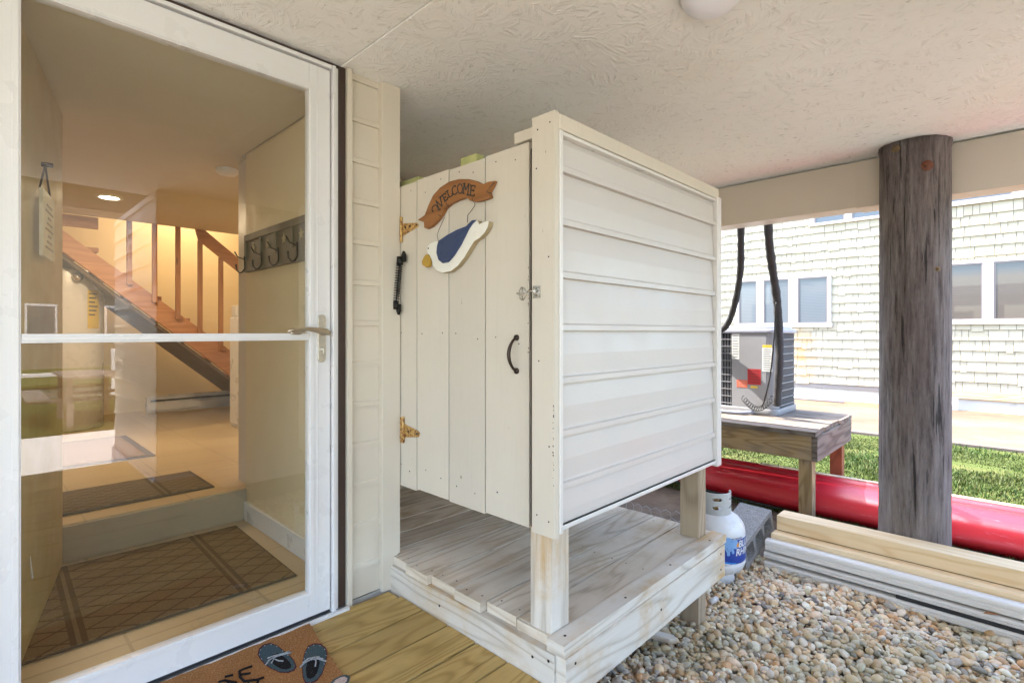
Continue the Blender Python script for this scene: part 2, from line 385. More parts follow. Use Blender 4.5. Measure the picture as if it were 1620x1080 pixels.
# grass blades on the strip beside the canoe and driveway
def grass_patch(name, x0, x1, y0, y1, n, h0, h1, z, label, dirt=True):
    X = RNG.uniform(x0, x1, n); Y = RNG.uniform(y0, y1, n)
    keep = np.ones(n, bool)
    if dirt:
        c = 6.95 + 0.10 * np.sin(Y * 2.1) + 0.05 * np.sin(Y * 7)
        d_ = np.abs(X - c); keep = (d_ > 0.19) | (RNG.random(n) < 0.12 + 0.2 * (np.sin(Y * 5 + X * 3) > 0.3))
        keep &= ~((X > 7.95) & (RNG.random(n) < 0.5 + (X - 7.95) * 1.5))
    X = X[keep]; Y = Y[keep]; n = len(X)
    H = RNG.uniform(h0, h1, n) * (0.75 + 0.4 * np.sin(X * 3.1 + 1.3 * np.sin(Y * 2.7)))
    a = RNG.uniform(0, 2 * np.pi, n); wd = RNG.uniform(0.0025, 0.005, n); ln = RNG.uniform(0.2, 0.9, n) * H
    b = RNG.uniform(0, 2 * np.pi, n)
    dx, dy = np.cos(a) * wd, np.sin(a) * wd; lx, ly = np.cos(b) * ln, np.sin(b) * ln
    V = np.zeros((n, 5, 3), np.float32)
    V[:, 0] = np.stack([X - dx, Y - dy, np.full(n, z)], 1); V[:, 1] = np.stack([X + dx, Y + dy, np.full(n, z)], 1)
    V[:, 2] = np.stack([X + dx * .7 + lx * .35, Y + dy * .7 + ly * .35, z + H * .6], 1); V[:, 3] = np.stack([X - dx * .7 + lx * .35, Y - dy * .7 + ly * .35, z + H * .6], 1)
    V[:, 4] = np.stack([X + lx, Y + ly, z + H * .95], 1)
    idx = np.arange(n)[:, None] * 5
    quads = (idx + np.array([0, 1, 2, 3])); tris = idx + np.array([3, 2, 4])
    me = bpy.data.meshes.new(name)
    me.vertices.add(n * 5); me.vertices.foreach_set('co', V.ravel())
    me.loops.add(n * 7); li = np.concatenate([quads, tris], 1).ravel(); me.loops.foreach_set('vertex_index', li.astype(np.int32))
    ls = (np.arange(n)[:, None] * 7 + np.array([0, 4])).ravel(); me.polygons.add(n * 2)
    me.polygons.foreach_set('loop_start', ls.astype(np.int32))
    me.polygons.foreach_set('loop_total', np.tile([4, 3], n).astype(np.int32))
    at = me.attributes.new('rnd', 'FLOAT', 'FACE'); at.data.foreach_set('value', np.repeat(RNG.random(n), 2).astype(np.float32))
    me.update(calc_edges=True); me.materials.append(M['grass']); o = bpy.data.objects.new(name, me); C.objects.link(o)
    return tag(o, label, 'grass', kind='stuff')
def grass_mat():
    k = N('grass_blades'); rn = k.attr('rnd'); g = k.geo()
    col = k.ramp(rn, [(0.0, (0.02, 0.05, 0.006)), (0.5, (0.032, 0.075, 0.009)), (0.8, (0.06, 0.095, 0.016)), (0.97, (0.12, 0.11, 0.045))])
    col = k.mix(k.maprange(k.noise(g, 1.1, 4), 0.4, 0.65, 0, 0.55), col, (0.07, 0.075, 0.02))
    k.b.inputs['Subsurface Weight'].default_value = 0.0
    return k.out(col, 0.6, None, None, 0.25)
M['grass'] = grass_mat()
grass_patch('grass', 4.25, 8.3, -0.5, 3.9, 95000, 0.018, 0.048, -0.30, 'green lawn grass with a worn strip beside the driveway')
grass_patch('grass', -1.5, 4.0, -10.2, -5.15, 40000, 0.03, 0.08, -0.29, 'back lawn grass mirrored in the door glass', False)

# ---- pebbles
def pebble_mat():
    k = N('river_pebbles'); rn = k.attr('rnd'); g = k.geo()
    col = k.ramp(rn, [(0.0, (0.675, 0.587, 0.470)), (0.13, (0.750, 0.720, 0.594)), (0.22, (0.594, 0.425, 0.246)), (0.34, (0.486, 0.425, 0.358)), (0.45, (0.743, 0.562, 0.347)),
                      (0.55, (0.405, 0.250, 0.123)), (0.63, (0.675, 0.500, 0.347)), (0.71, (0.297, 0.269, 0.235)), (0.79, (0.540, 0.300, 0.134)), (0.85, (0.594, 0.537, 0.403)), (0.93, (0.446, 0.375, 0.224)), (0.97, (0.135, 0.125, 0.118))], 'CONSTANT')
    col = k.mix(k.maprange(k.noise(g, 70, 4, 0.6), 0.4, 0.7, 0, 0.4), col, (0.55, 0.50, 0.43))
    col = k.mix(k.maprange(k.noise(g, 260, 3, 0.6), 0.55, 0.8, 0, 0.5), col, (0.16, 0.13, 0.10))
    gr = k.math('MULTIPLY', k.maprange(k.noise(g, 2.3, 4, 0.6), 0.5, 0.62, 0, 0.45), 1.0)
    col = k.mix(gr, col, (0.20, 0.20, 0.10))
    col = k.mix(1.0, col, (1.18, 1.14, 1.08), 'MULTIPLY')
    return k.out(col, 0.42, k.bump(k.noise(g, 300, 3), 0.0008), None, 0.4)
M['pebble'] = pebble_mat()
def pebbles():
    bm = bmesh.new(); bmesh.ops.create_icosphere(bm, subdivisions=2, radius=1.0)
    tv = np.array([v.co[:] for v in bm.verts]); tf = np.array([[v.index for v in f.verts] for f in bm.faces]); bm.free()
    P = []
    def layer(z, st, zj, smin, smax):
        xs = np.arange(1.15, 3.32, st); ys = np.arange(-0.55, 1.75, st)
        gx, gy = np.meshgrid(xs, ys); gx = gx.ravel() + RNG.uniform(-.55, .55, gx.size) * st; gy = gy.ravel() + RNG.uniform(-.55, .55, gy.size) * st
        und = 0.012 * np.sin(gx * 5.1 + 1) * np.sin(gy * 6.3) + 0.008 * np.sin(gx * 13 + gy * 9)
        for x, y, u_ in zip(gx, gy, und): P.append((x, y, z + u_ + RNG.uniform(-zj, zj), RNG.uniform(smin, smax)))
    layer(-0.294, 0.0245, 0.004, 0.011, 0.016)
    layer(-0.281, 0.0235, 0.006, 0.008, 0.019)
    layer(-0.273, 0.058, 0.004, 0.007, 0.025)
    P = np.array(P); n = len(P); k = len(tv)
    S = np.stack([P[:, 3] * RNG.uniform(0.95, 1.35, n), P[:, 3] * RNG.uniform(0.75, 1.0, n), P[:, 3] * RNG.uniform(0.45, 0.8, n)], 1)
    ang = RNG.uniform(0, 2 * np.pi, n); tl = RNG.normal(0, 0.38, n); tl2 = RNG.normal(0, 0.3, n)
    V = tv[None] * S[:, None]
    # egg-like, slightly lumpy
    ph = RNG.uniform(0, 6.28, (n, 3)); V = V * (1 + 0.13 * np.sin(tv[None, :, 0] * 2.1 + ph[:, None, 0]) + 0.10 * np.sin(tv[None, :, 1] * 2.9 + ph[:, None, 1]))[..., None]
    ct, st_ = np.cos(tl)[:, None], np.sin(tl)[:, None]; x = V[..., 0] * ct + V[..., 2] * st_; zz = -V[..., 0] * st_ + V[..., 2] * ct
    ct, st_ = np.cos(tl2)[:, None], np.sin(tl2)[:, None]; y = V[..., 1] * ct - zz * st_; zz = V[..., 1] * st_ + zz * ct
    ca, sa = np.cos(ang)[:, None], np.sin(ang)[:, None]; X = x * ca - y * sa + P[:, 0:1]; Y = x * sa + y * ca + P[:, 1:2]; Z = zz + P[:, 2:3]
    V = np.stack([X, Y, Z], -1).reshape(-1, 3).astype(np.float32)
    F = (tf[None] + (np.arange(n) * k)[:, None, None]).reshape(-1, 3)
    me = bpy.data.meshes.new('gravel'); me.vertices.add(len(V)); me.vertices.foreach_set('co', V.ravel())
    me.loops.add(F.size); me.loops.foreach_set('vertex_index', F.ravel().astype(np.int32)); me.polygons.add(len(F))
    me.polygons.foreach_set('loop_start', (np.arange(len(F)) * 3).astype(np.int32)); me.polygons.foreach_set('loop_total', np.full(len(F), 3, np.int32))
    me.polygons.foreach_set('use_smooth', np.ones(len(F), bool))
    at = me.attributes.new('rnd', 'FLOAT', 'FACE'); at.data.foreach_set('value', np.repeat(RNG.random(n), len(tf)).astype(np.float32))
    me.update(calc_edges=True); me.materials.append(M['pebble'])
    o = bpy.data.objects.new('gravel', me); C.objects.link(o)
    tag(o, 'rounded tan, white and grey river pebbles covering the ground', 'gravel', kind='stuff')
pebbles()

# ------------------------------------------------------------------ the house
CZ = 2.10
house = thing('house', 'cream vinyl sided house with glass storm door, entry room and low porch ceiling', 'house', (1.26, 1.9, 0))
def hp(name, mats, fn, bevel=0.0, parent=house, **kw):      # parts are modelled in world coordinates
    o = part(name, mats, parent, fn, bevel, **kw); 
    o.matrix_parent_inverse = Matrix.Translation(-Vector(house.location)); return o
def wpart(name, mats, parent, fn, bevel=0.0, root=None, **kw):
    o = part(name, mats, parent, fn, bevel, **kw); r = root or parent
    if parent.parent is None: o.matrix_parent_inverse = Matrix.Translation(parent.location) @ Matrix.Rotation(parent.rotation_euler.z, 4, 'Z'); o.matrix_parent_inverse.invert()
    return o

def f(mb):                                                    # porch ceiling sheets with open seams
    xs = [-3.0, -0.22, 1.0, 2.24, 3.71]; ys = [-0.95, 1.93, 5.1]
    for i in range(4):
        for j in range(2):
            if j == 1 and i < 2: continue
            mb.box(xs[i] + .002, xs[i + 1] - .002, ys[j] + .002, ys[j + 1] - .002, CZ + (0.003 if (i + j) % 2 else 0), CZ + 0.02)
    mb.box(-3, 3.9, -0.95, 5.3, CZ + 0.021, CZ + 0.3)
hp('porch_ceiling', M['osb'], f, 0.002)
def f(mb):                                                    # boxed beam carried by the piling
    mb.box(3.73, 3.90, 0.595, 5.3, 1.825, CZ - .001); mb.box(3.728, 3.90, -0.95, 0.592, 1.822, CZ - .001)
    mb.box(3.722, 3.905, 0.57, 0.70, 1.819, CZ - .002)
hp('beam_cover', M['vinyl'], f, 0.003)

def siding(mb, a0, a1, z0, z1, c, fn, ph=0.0, depth=0.012):
    """courses of clapboard extruded between a0 and a1; fn(a, out, z)"""
    zb = z0 - ph
    while zb < z1:
        prof = [(0.001, 0.0), (depth, 0.0005), (depth, 0.003), (depth - .0008, 0.018), (depth * .55, 0.0225), (depth * .5, 0.026), (depth * .45, c * .55), (0.0015, c * .93), (0.001, c)]
        pr = []
        for o_, z_ in prof:
            z = zb + z_
            pr.append((o_, min(max(z, z0), z1)))
        mb.ext(pr, a0, a1, fn); zb += c
def f(mb):
    siding(mb, 1.036, 1.18, 0.008, 2.10, 0.1625, lambda a, o, z: (a, 1.905 - o, z), 0.05)
hp('wall_siding', M['vinyl'], f)
def f(mb): mb.box(1.172, 1.258, 1.87, 1.952, 0.14, 2.098); mb.box(1.175, 1.250, 1.875, 1.948, 0.0, 0.139)
hp('corner_board', M['vinyl'], f, 0.002)
def f(mb): mb.box(1.018, 1.04, 1.872, 1.93, -0.012, 2.098)
hp('door_casing', M['vinyl'], f, 0.002)
def f(mb):
    mb.box(0.984, 1.0165, 1.885, 1.95, 0.0, 2.098); mb.box(-0.03, 0.9838, 1.885, 1.95, 2.084, 2.098)
hp('brown_trim', M['brown_alu'], f, 0.0015)
# outer walls round the entry room (solid, the room lies inside)
M['wall_in'] = paint('yellow_interior_wall', (0.70, 0.58, 0.36), 0.55, 0.04, 0.05)
M['ceil_in'] = paint('interior_ceiling_paint', (0.62, 0.55, 0.40), 0.7, 0.05, 0.05)
def f(mb):
    mb.box(1.03, 1.25, 1.906, 2.88, -0.25, 2.098); mb.box(1.03, 3.1, 2.98, 3.1, -0.25, 2.098)
    mb.box(-3.0, -0.06, 1.9, 2.05, -0.25, 2.098); mb.box(1.03, 1.25, 2.881, 2.98, -0.25, 2.098)
    mb.box(3.1, 3.22, 2.98, 7.2, -0.25, 2.098)
hp('outer_wall', M['vinyl'], f)
def f(mb):
    mb.box(1.0, 1.029, 1.96, 2.90, 0.09, 1.995); mb.box(1.03, 3.05, 2.90, 2.979, 0.2, 1.995)      # right wall of the landing and its return
    mb.box(-0.9, 3.05, 6.5, 6.6, 0.2, 2.75); mb.box(-1.0, -0.9, 2.0, 6.6, 0.05, 2.75); mb.box(3.051, 3.099, 2.98, 6.6, 0.2, 2.75)
    mb.box(-0.9, -0.05, 2.051, 2.09, 0.05, 2.0)
hp('interior_wall', M['wall_in'], f)
def f(mb):
    mb.box(-0.9, 1.0, 1.96, 2.9795, 2.0, 2.08); mb.box(-0.9, 3.05, 2.98, 5.36, 2.0, 2.08); mb.box(-0.9, 3.05, 5.361, 6.6, 2.75, 2.8); mb.box(-0.9, 3.05, 5.31, 5.37, 2.081, 2.8)
hp('interior_ceiling', M['ceil_in'], f)
def tile_mat():
    k = N('beige_floor_tile'); g = k.geo(); q = k.n('ShaderNodeTexBrick'); q.offset = 0.0
    k.l(k.mapv(g, loc=(0.06, 0.02, 0)), q.inputs['Vector']); q.inputs['Scale'].default_value = 1.0
    q.inputs['Brick Width'].default_value = 0.405; q.inputs['Row Height'].default_value = 0.405; q.inputs['Mortar Size'].default_value = 0.005
    q.inputs['Color1'].default_value = (0.52, 0.40, 0.24, 1); q.inputs['Color2'].default_value = (0.47, 0.36, 0.21, 1); q.inputs['Mortar'].default_value = (0.27, 0.20, 0.12, 1)
    col = k.mix(k.noise(g, 6, 6, .65), q.outputs[0], (0.56, 0.44, 0.28))
    return k.out(col, 0.3, k.bump(q.outputs[1], 0.002, -1.0), None, 0.4)
M['tile'] = tile_mat()
M['marble'] = paint('grey_stone_riser', (0.36, 0.29, 0.20), 0.4, 0.2, 0.4, (0.30, 0.24, 0.16), dscale=7)
def f(mb):
    mb.box(-0.9, 1.03, 1.93, 2.90, 0.03, 0.095); mb.box(-0.9, 3.05, 2.899, 6.6, 0.05, 0.255)
hp('entry_floor', M['tile'], f, 0.004)
def f(mb): mb.box(-0.9, 0.999, 2.888, 2.8985, 0.096, 0.248)
hp('step_riser', M['marble'], f, 0.002)
def f(mb):
    mb.box(0.985, 0.9995, 1.97, 2.887, 0.096, 0.19)
hp('baseboard', M['door_white'], f, 0.003)
# ---- storm door
sdoor = hp('storm_door', M['door_white'], lambda mb: (
    mb.box(0.868, 0.950, 1.880, 1.915, 0.018, 2.062), mb.box(0.0, 0.092, 1.880, 1.915, 0.018, 2.062),
    mb.box(0.0925, 0.8675, 1.880, 1.915, 1.966, 2.062), mb.box(0.0925, 0.8675, 1.880, 1.915, 0.018, 0.108),
    mb.box(0.872, 0.886, 1.8765, 1.8795, 0.10, 1.975), mb.box(0.074, 0.088, 1.8765, 1.8795, 0.10, 1.975),
    mb.box(0.0885, 0.8715, 1.8765, 1.8795, 1.970, 1.984), mb.box(0.0885, 0.8715, 1.8765, 1.8795, 0.092, 0.104),
    mb.box(0.898, 0.902, 1.8775, 1.8795, 0.02, 2.06), mb.box(0.046, 0.050, 1.8775, 1.8795, 0.02, 2.06)), 0.0025)
def f(mb): mb.box(0.955, 0.968, 1.866, 1.92, 0.0, 2.082); mb.box(0.9685, 0.9835, 1.880, 1.93, 0.0, 2.082); mb.box(-0.04, 0.954, 1.87, 1.92, 2.068, 2.082); mb.box(-0.04, -0.006, 1.87, 1.93, 0.0, 2.066)
hp('door_jamb', M['door_white'], f, 0.002)
def f(mb): mb.box(-0.04, 1.016, 1.868, 1.93, -0.006, 0.006, m=0); mb.box(-0.04, 1.016, 1.850, 1.8675, -0.012, 0.010, m=1); mb.box(0.0, 0.95, 1.885, 1.91, 0.0065, 0.0175, m=2)
hp('door_threshold', [M['alu'], M['door_white'], M['rubber']], f, 0.0015)
def glass_mat(name, ior=1.85, tint=(0.97, 0.98, 0.96)):
    k = N(name); t = k.t; t.nodes.remove(k.b); o = [q for q in t.nodes if q.type == 'OUTPUT_MATERIAL'][0]
    fr = k.n('ShaderNodeFresnel'); fr.inputs[0].default_value = ior
    bf = k.n('ShaderNodeNewGeometry').outputs['Backfacing']
    fac = k.math('MULTIPLY', fr.outputs[0], k.math('SUBTRACT', 1.0, bf))
    tr = k.n('ShaderNodeBsdfTransparent'); tr.inputs[0].default_value = (*tint, 1); gl = k.n('ShaderNodeBsdfGlossy'); gl.inputs['Roughness'].default_value = 0.0
    mx = k.n('ShaderNodeMixShader'); k.l(fac, mx.inputs[0]); k.l(tr.outputs[0], mx.inputs[1]); k.l(gl.outputs[0], mx.inputs[2]); k.l(mx.outputs[0], o.inputs[0])
    return k.m
M['glass'] = glass_mat('door_glass', 2.05)
def f(mb): mb.box(0.0915, 0.8685, 1.896, 1.900, 0.107, 1.967)
hp('glass_pane', M['glass'], f, parent=sdoor)
def f(mb): mb.box(0.0925, 0.8675, 1.879, 1.912, 1.040, 1.065); mb.box(0.0925, 0.8675, 1.8755, 1.8785, 1.046, 1.059)
hp('mid_rail', M['door_white'], f, 0.003, parent=sdoor)
for o in [x for x in bpy.data.objects if x.parent == sdoor]: o.matrix_parent_inverse = Matrix()
def f(mb):
    pts = []
    for i in range(24):
        a = 2 * math.pi * i / 24; pts.append((0.9145 + 0.0165 * math.cos(a), 1.046 + (0.0735 if math.sin(a) > 0 else -0.0735) + 0.0165 * math.sin(a)))
    mb.prism(pts, lambda p, d: (p[0], 1.879 - d, p[1]), 0.0, 0.006)
    mb.lathe([(0.0, 0.012), (0.008, 0.012), (0.010, 0.0)], (0, 0, 0), 16)
    for i in range(len(mb.v) - 48, len(mb.v)):
        x, y, z = mb.v[i]; mb.v[i] = (0.9145 + x, 1.873 - z, 1.005 + y)
    mb.box(0.912, 0.917, 1.858, 1.864, 0.988, 1.010)
o = part('lock_plate', M['nickel_plate'], sdoor, f, 0.002)
def f(mb):
    mb.tube([(0.9145, 1.875, 1.068), (0.9145, 1.850, 1.068)], 0.011, 14)
    c = [(0.932, 1.846, 1.065), (0.915, 1.843, 1.071), (0.895, 1.840, 1.073), (0.870, 1.838, 1.078), (0.845, 1.838, 1.081), (0.825, 1.838, 1.078), (0.805, 1.838, 1.075), (0.785, 1.838, 1.077), (0.772, 1.840, 1.070)]
    mb.tube(c, [0.008, 0.012, 0.011, 0.009, 0.0075, 0.0065, 0.006, 0.0055, 0.004], 12)
    mb.tube([(0.835, 1.842, 1.076), (0.815, 1.842, 1.066), (0.795, 1.843, 1.066), (0.775, 1.843, 1.070)], [0.006, 0.006, 0.005, 0.003], 10)
part('lever_handle', M['nickel'], sdoor, f)

# ---- the inner front door, swung open against the left of the room
fd_r = thing('front_door', 'gold toned inner entry door swung open behind the storm glass', 'door', (0.075, 1.955, 0.10), rad(78))
def f(mb):
    mb.box(0, 0.915, 0.0, 0.042, 0.006, 1.87)
M['gold_door'] = paint('gold_door_paint', (0.44, 0.32, 0.13), 0.5, 0.08, 0.1)
part('door_slab', M['gold_door'], fd_r, f, 0.003)
def f(mb):
    for z in (0.2, 0.95, 1.65): mb.tube([(-0.006, 0.02, z), (-0.006, 0.02, z + .09)], 0.006, 10)
part('hinge', M['nickel'], fd_r, f)
hs = thing('hanging_plaque', 'small white printed plaque hanging by a cord on the gold door', 'plaque', (0.21, 2.30, 1.35))
M['plaque'] = paint('plaque_white', (0.72, 0.68, 0.55), 0.5, 0.05, 0.3, (0.2, 0.17, 0.1), dscale=20)
pd = Vector((math.cos(rad(78)), math.sin(rad(78)), 0)); pn = Vector((pd.y, -pd.x, 0))
pc = Vector((0.075, 1.955, 0)) + pd * 0.40 + pn * 0.016
def f(mb):
    q = lambda p, d: pc + pd * p[0] + pn * d + Vector((0, 0, p[1]))
    mb.prism([(-.11, 1.315), (.11, 1.315), (.11, 1.53), (-.11, 1.53)], q, 0, 0.01)
    for i in range(8):
        z = 1.345 + i * 0.02; e = .07 - .02 * (i % 3)
        mb.prism([(-e, z), (e, z), (e, z + .006), (-e, z + .006)], q, 0.0105, 0.0115, m=1)
o = part('board', [M['plaque'], M['bronze']], hs, f, 0.0); o.matrix_parent_inverse = Matrix.Translation(-hs.location)
def f(mb):
    mb.tube([pc + pd * -.10 + Vector((0, 0, 1.53)), pc + Vector((0, 0, 1.63)), pc + pd * .10 + Vector((0, 0, 1.53))], 0.003, 8)
    mb.tube([pc + pn * -.01 + Vector((0, 0, 1.63)), pc + pn * .02 + Vector((0, 0, 1.63))], 0.008, 10)
o = part('cord', M['bronze'], hs, f); o.matrix_parent_inverse = Matrix.Translation(-hs.location)

# ---- things inside the entry room
M['matb'] = None
def mat_tex(name, c1, c2, diamond=0.0):
    k = N(name); g = k.obj(); n = k.noise(g, 260, 3, 0.7)
    col = k.mix(k.maprange(n, 0.35, 0.7), c1, c2); h = n
    if diamond:
        sx = k.n('ShaderNodeSeparateXYZ'); k.l(g, sx.inputs[0])
        a = k.math('ADD', k.math('MULTIPLY', sx.outputs[0], 1.0), k.math('MULTIPLY', sx.outputs[1], 1.5)); b = k.math('SUBTRACT', k.math('MULTIPLY', sx.outputs[0], 1.0), k.math('MULTIPLY', sx.outputs[1], 1.5))
        ls = [k.math('LESS_THAN', k.math('ABSOLUTE', k.math('SUBTRACT', k.math('FRACT', k.math('MULTIPLY', q, diamond)), 0.5)), 0.05) for q in (a, b)]
        ln = k.math('MAXIMUM', ls[0], ls[1])
        bands = k.math('LESS_THAN', k.math('ABSOLUTE', k.math('SUBTRACT', k.math('ABSOLUTE', sx.outputs[0]), 0.24)), 0.022)
        b2 = k.math('LESS_THAN', k.math('ABSOLUTE', k.math('SUBTRACT', k.math('ABSOLUTE', sx.outputs[0]), 0.24)), 0.006)
        ln = k.math('MULTIPLY', ln, k.math('SUBTRACT', 1.0, bands)); ln = k.math('MAXIMUM', ln, k.math('SUBTRACT', bands, b2))
        col = k.mix(k.math('MULTIPLY', ln, 0.7), col, tuple(x * 0.35 for x in c1)); h = k.math('SUBTRACT', n, ln)
    return k.out(col, 0.95, k.bump(h, 0.002), None, 0.1)
def flat_mat(name, label, cx, cy, z, lx, ly, rz, c1, c2, rim, dia=0.0):
    t = thing(name, label, 'mat', (cx, cy, z), rz)
    m1 = mat_tex(name + '_pile', c1, c2, dia)
    part('pile', m1, t, lambda mb: mb.box(-lx / 2 + rim, lx / 2 - rim, -ly / 2 + rim, ly / 2 - rim, 0.0005, 0.009), 0.002)
    def f(mb):
        mb.box(-lx / 2, lx / 2, -ly / 2, -ly / 2 + rim - .0005, 0.0005, 0.006); mb.box(-lx / 2, lx / 2, ly / 2 - rim + .0005, ly / 2, 0.0005, 0.006)
        mb.box(-lx / 2, -lx / 2 + rim - .0005, -ly / 2 + rim, ly / 2 - rim, 0.0005, 0.006); mb.box(lx / 2 - rim + .0005, lx / 2, -ly / 2 + rim, ly / 2 - rim, 0.0005, 0.006)
    part('rim', plain(name + '_rim', tuple(x * 0.45 for x in c1), 0.8), t, f, 0.001)
flat_mat('entry_rug', 'large brown diamond patterned mat on the landing just inside the glass door', 0.485, 2.455, 0.096, 0.86, 0.75, rad(-1.5), (0.17, 0.115, 0.065), (0.26, 0.18, 0.10), 0.008, 7.0)
flat_mat('entry_rug', 'brown and grey patterned mat at the edge of the raised tile floor', 0.44, 3.25, 0.256, 0.90, 0.44, 0, (0.14, 0.105, 0.07), (0.24, 0.19, 0.14), 0.02, 11.0)
flat_mat('entry_rug', 'brown mat with dark rim farther back in front of the water heater', 0.32, 4.55, 0.256, 1.05, 0.95, 0, (0.22, 0.14, 0.08), (0.32, 0.21, 0.13), 0.045)
# staircase
st = thing('staircase', 'reddish pine staircase rising to the left behind the glass door', 'staircase', (1.6, 5.4, 0.255))
def W(o, t): o.matrix_parent_inverse = Matrix.Translation(-Vector(t.location)); return o
sl = -0.80
def zl(x): return 1.852 + sl * (x - 0.52)            # top line of the stringer
M['stair_dark'] = wood('stair_treads', (0.36, 0.18, 0.09), (0.30, 0.14, 0.07), (0.2, 0.09, 0.04), 0.5, 0.3, 30, 0.6)
W(part('stringer', M['stair_wood'], st, lambda mb: mb.prism([(0.17, 1.985), (0.36, 1.98), (2.25, zl(2.25)), (2.25, 0.256), (2.18, 0.256)][::-1], lambda p, d: (p[0], 5.38 + d, p[1]), 0, 0.04), 0.003), st)
def f(mb):
    for i in range(9):
        x = 2.22 - 0.220 * (i + 1); z = 0.255 + 0.188 * (i + 1)
        mb.box(x, x + 0.27, 5.421, 6.30, z - 0.035, z)
W(part('tread', M['stair_dark'], st, f, 0.003), st)
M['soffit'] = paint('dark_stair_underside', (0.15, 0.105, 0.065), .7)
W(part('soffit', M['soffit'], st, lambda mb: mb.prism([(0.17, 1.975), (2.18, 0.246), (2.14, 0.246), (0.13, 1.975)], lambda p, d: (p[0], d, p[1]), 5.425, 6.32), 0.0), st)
def f(mb): mb.box(-0.5, 0.72, 5.36, 5.379, 1.90, 1.995)
W(part('header_beam', M['stair_wood'], st, f, 0.003), st)
for x in (0.925, 1.104, 1.279, 1.454, 1.627, 1.82):
    top = 2.35 if x < 1.40 else zl(x) + 0.66 + (0.14 if x > 1.4 else 0)
    W(part('baluster', M['stair_wood'], st, lambda mb: mb.box(x - .018, x + .018, 5.345, 5.379, zl(x) - 0.06, top), 0.002), st)
def f(mb): mb.prism([(1.40, 2.02), (1.46, 2.02), (2.2, 2.02 - .80 * .74), (2.2, 1.90 - .80 * .74), (1.43, 1.90)][::-1], lambda p, d: (p[0], 5.33 + d, p[1]), 0, 0.014)
W(part('handrail', M['stair_wood'], st, f, 0.003), st)
# heater, washer, water heater
ht = thing('baseboard_heater', 'long low white baseboard heater under the stairs', 'heater', (1.6, 6.1, 0.256))
def f(mb): mb.box(1.19, 2.3, 6.08, 6.15, 0.275, 0.43); mb.box(1.19, 2.3, 6.06, 6.079, 0.30, 0.37); mb.box(1.19, 2.3, 6.065, 6.15, 0.431, 0.438)
W(part('casing', M['door_white'], ht, f, 0.003), ht)
W(part('slot', M['rubber'], ht, lambda mb: mb.box(1.22, 2.27, 6.074, 6.0795, 0.385, 0.405)), ht)
ws = thing('washing_machine', 'white washing machine half hidden behind the yellow wall', 'washing machine', (1.9, 4.65, 0.256))
W(part('body', M['door_white'], ws, lambda mb: (mb.box(1.565, 2.22, 4.30, 4.93, 0.28, 1.20), mb.box(1.57, 2.215, 4.31, 4.92, 0.256, 0.279)), 0.012), ws)
W(part('lid', M['door_white'], ws, lambda mb: mb.box(1.60, 2.18, 4.31, 4.80, 1.2005, 1.222), 0.006), ws)
W(part('control_panel', M['vinyl_white'], ws, lambda mb: mb.box(1.575, 2.21, 4.815, 4.925, 1.2005, 1.30), 0.01), ws)
wh = thing('water_heater', 'white cylindrical water heater with yellow sticker under the stairs', 'water heater', (0.55, 5.80, 0.256))
def f(mb): mb.lathe([(0.0, 0.0), (0.25, 0.0), (0.265, 0.01), (0.265, 1.30), (0.255, 1.33), (0.0, 1.35)], (0.55, 5.80, 0.256), 40)
W(part('tank', M['door_white'], wh, f), wh)
M['yellow'] = plain('yellow_sticker', (0.70, 0.50, 0.06), 0.5); M['ink'] = plain('black_ink', (0.02, 0.02, 0.02), 0.6)
def patch(mb, c, r, a0, a1, z0, z1, n=8, m=0):
    V = []; F = []
    for j in range(n + 1):
        a = a0 + (a1 - a0) * j / n; V += [(c[0] + r * math.cos(a), c[1] + r * math.sin(a), z0), (c[0] + r * math.cos(a), c[1] + r * math.sin(a), z1)]
    for j in range(n): F.append((2 * j, 2 * j + 2, 2 * j + 3, 2 * j + 1))
    mb.idx(V, F, m, True, 0.3)
def f(mb):
    patch(mb, (0.55, 5.80), 0.267, rad(-62), rad(-38), 1.10, 1.42)
    for i in range(6): patch(mb, (0.55, 5.80), 0.2685, rad(-60), rad(-42 - (i % 3) * 3), 1.385 - i * .035, 1.395 - i * .035, 6, 1)
W(part('sticker', [M['yellow'], M['ink']], wh, f), wh)
W(part('valve', M['chrome'], wh, lambda mb: mb.tube([(0.60, 5.55, 1.52), (0.61, 5.50, 1.52)], 0.035, 16)), wh)
# coat rack
M['rack'] = paint('grey_brown_rack', (0.13, 0.11, 0.07), 0.6, 0.2, 0.4, (0.3, 0.26, 0.18), dscale=12)
M['star'] = plain('cream_star', (0.34, 0.28, 0.14), 0.6)
cr = thing('coat_rack', 'grey wooden coat rack with star panels and iron hooks on the yellow wall', 'coat rack', (0.99, 2.53, 1.37))
def f(mb):
    mb.box(0.984, 0.9995, 2.10, 2.86, 1.375, 1.565)
    mb.box(0.976, 0.9835, 2.10, 2.86, 1.532, 1.565); mb.box(0.976, 0.9835, 2.10, 2.86, 1.375, 1.435)
    for y in (2.10, 2.28, 2.46, 2.64, 2.835): mb.box(0.976, 0.9835, y, y + .025, 1.4355, 1.5315)
W(part('board', M['rack'], cr, f, 0.002), cr)
for y in (2.20, 2.38, 2.56, 2.75):
    def f(mb):
        pts = []
        for i in range(10):
            a = 2 * math.pi * i / 10; r_ = 0.026 if i % 2 == 0 else 0.011; pts.append((y + r_ * math.sin(a), 1.49 + r_ * math.cos(a)))
        mb.prism(pts, lambda p, d: (0.9835 - d, p[0], p[1]), 0, 0.003)
    W(part('star', M['star'], cr, f), cr)
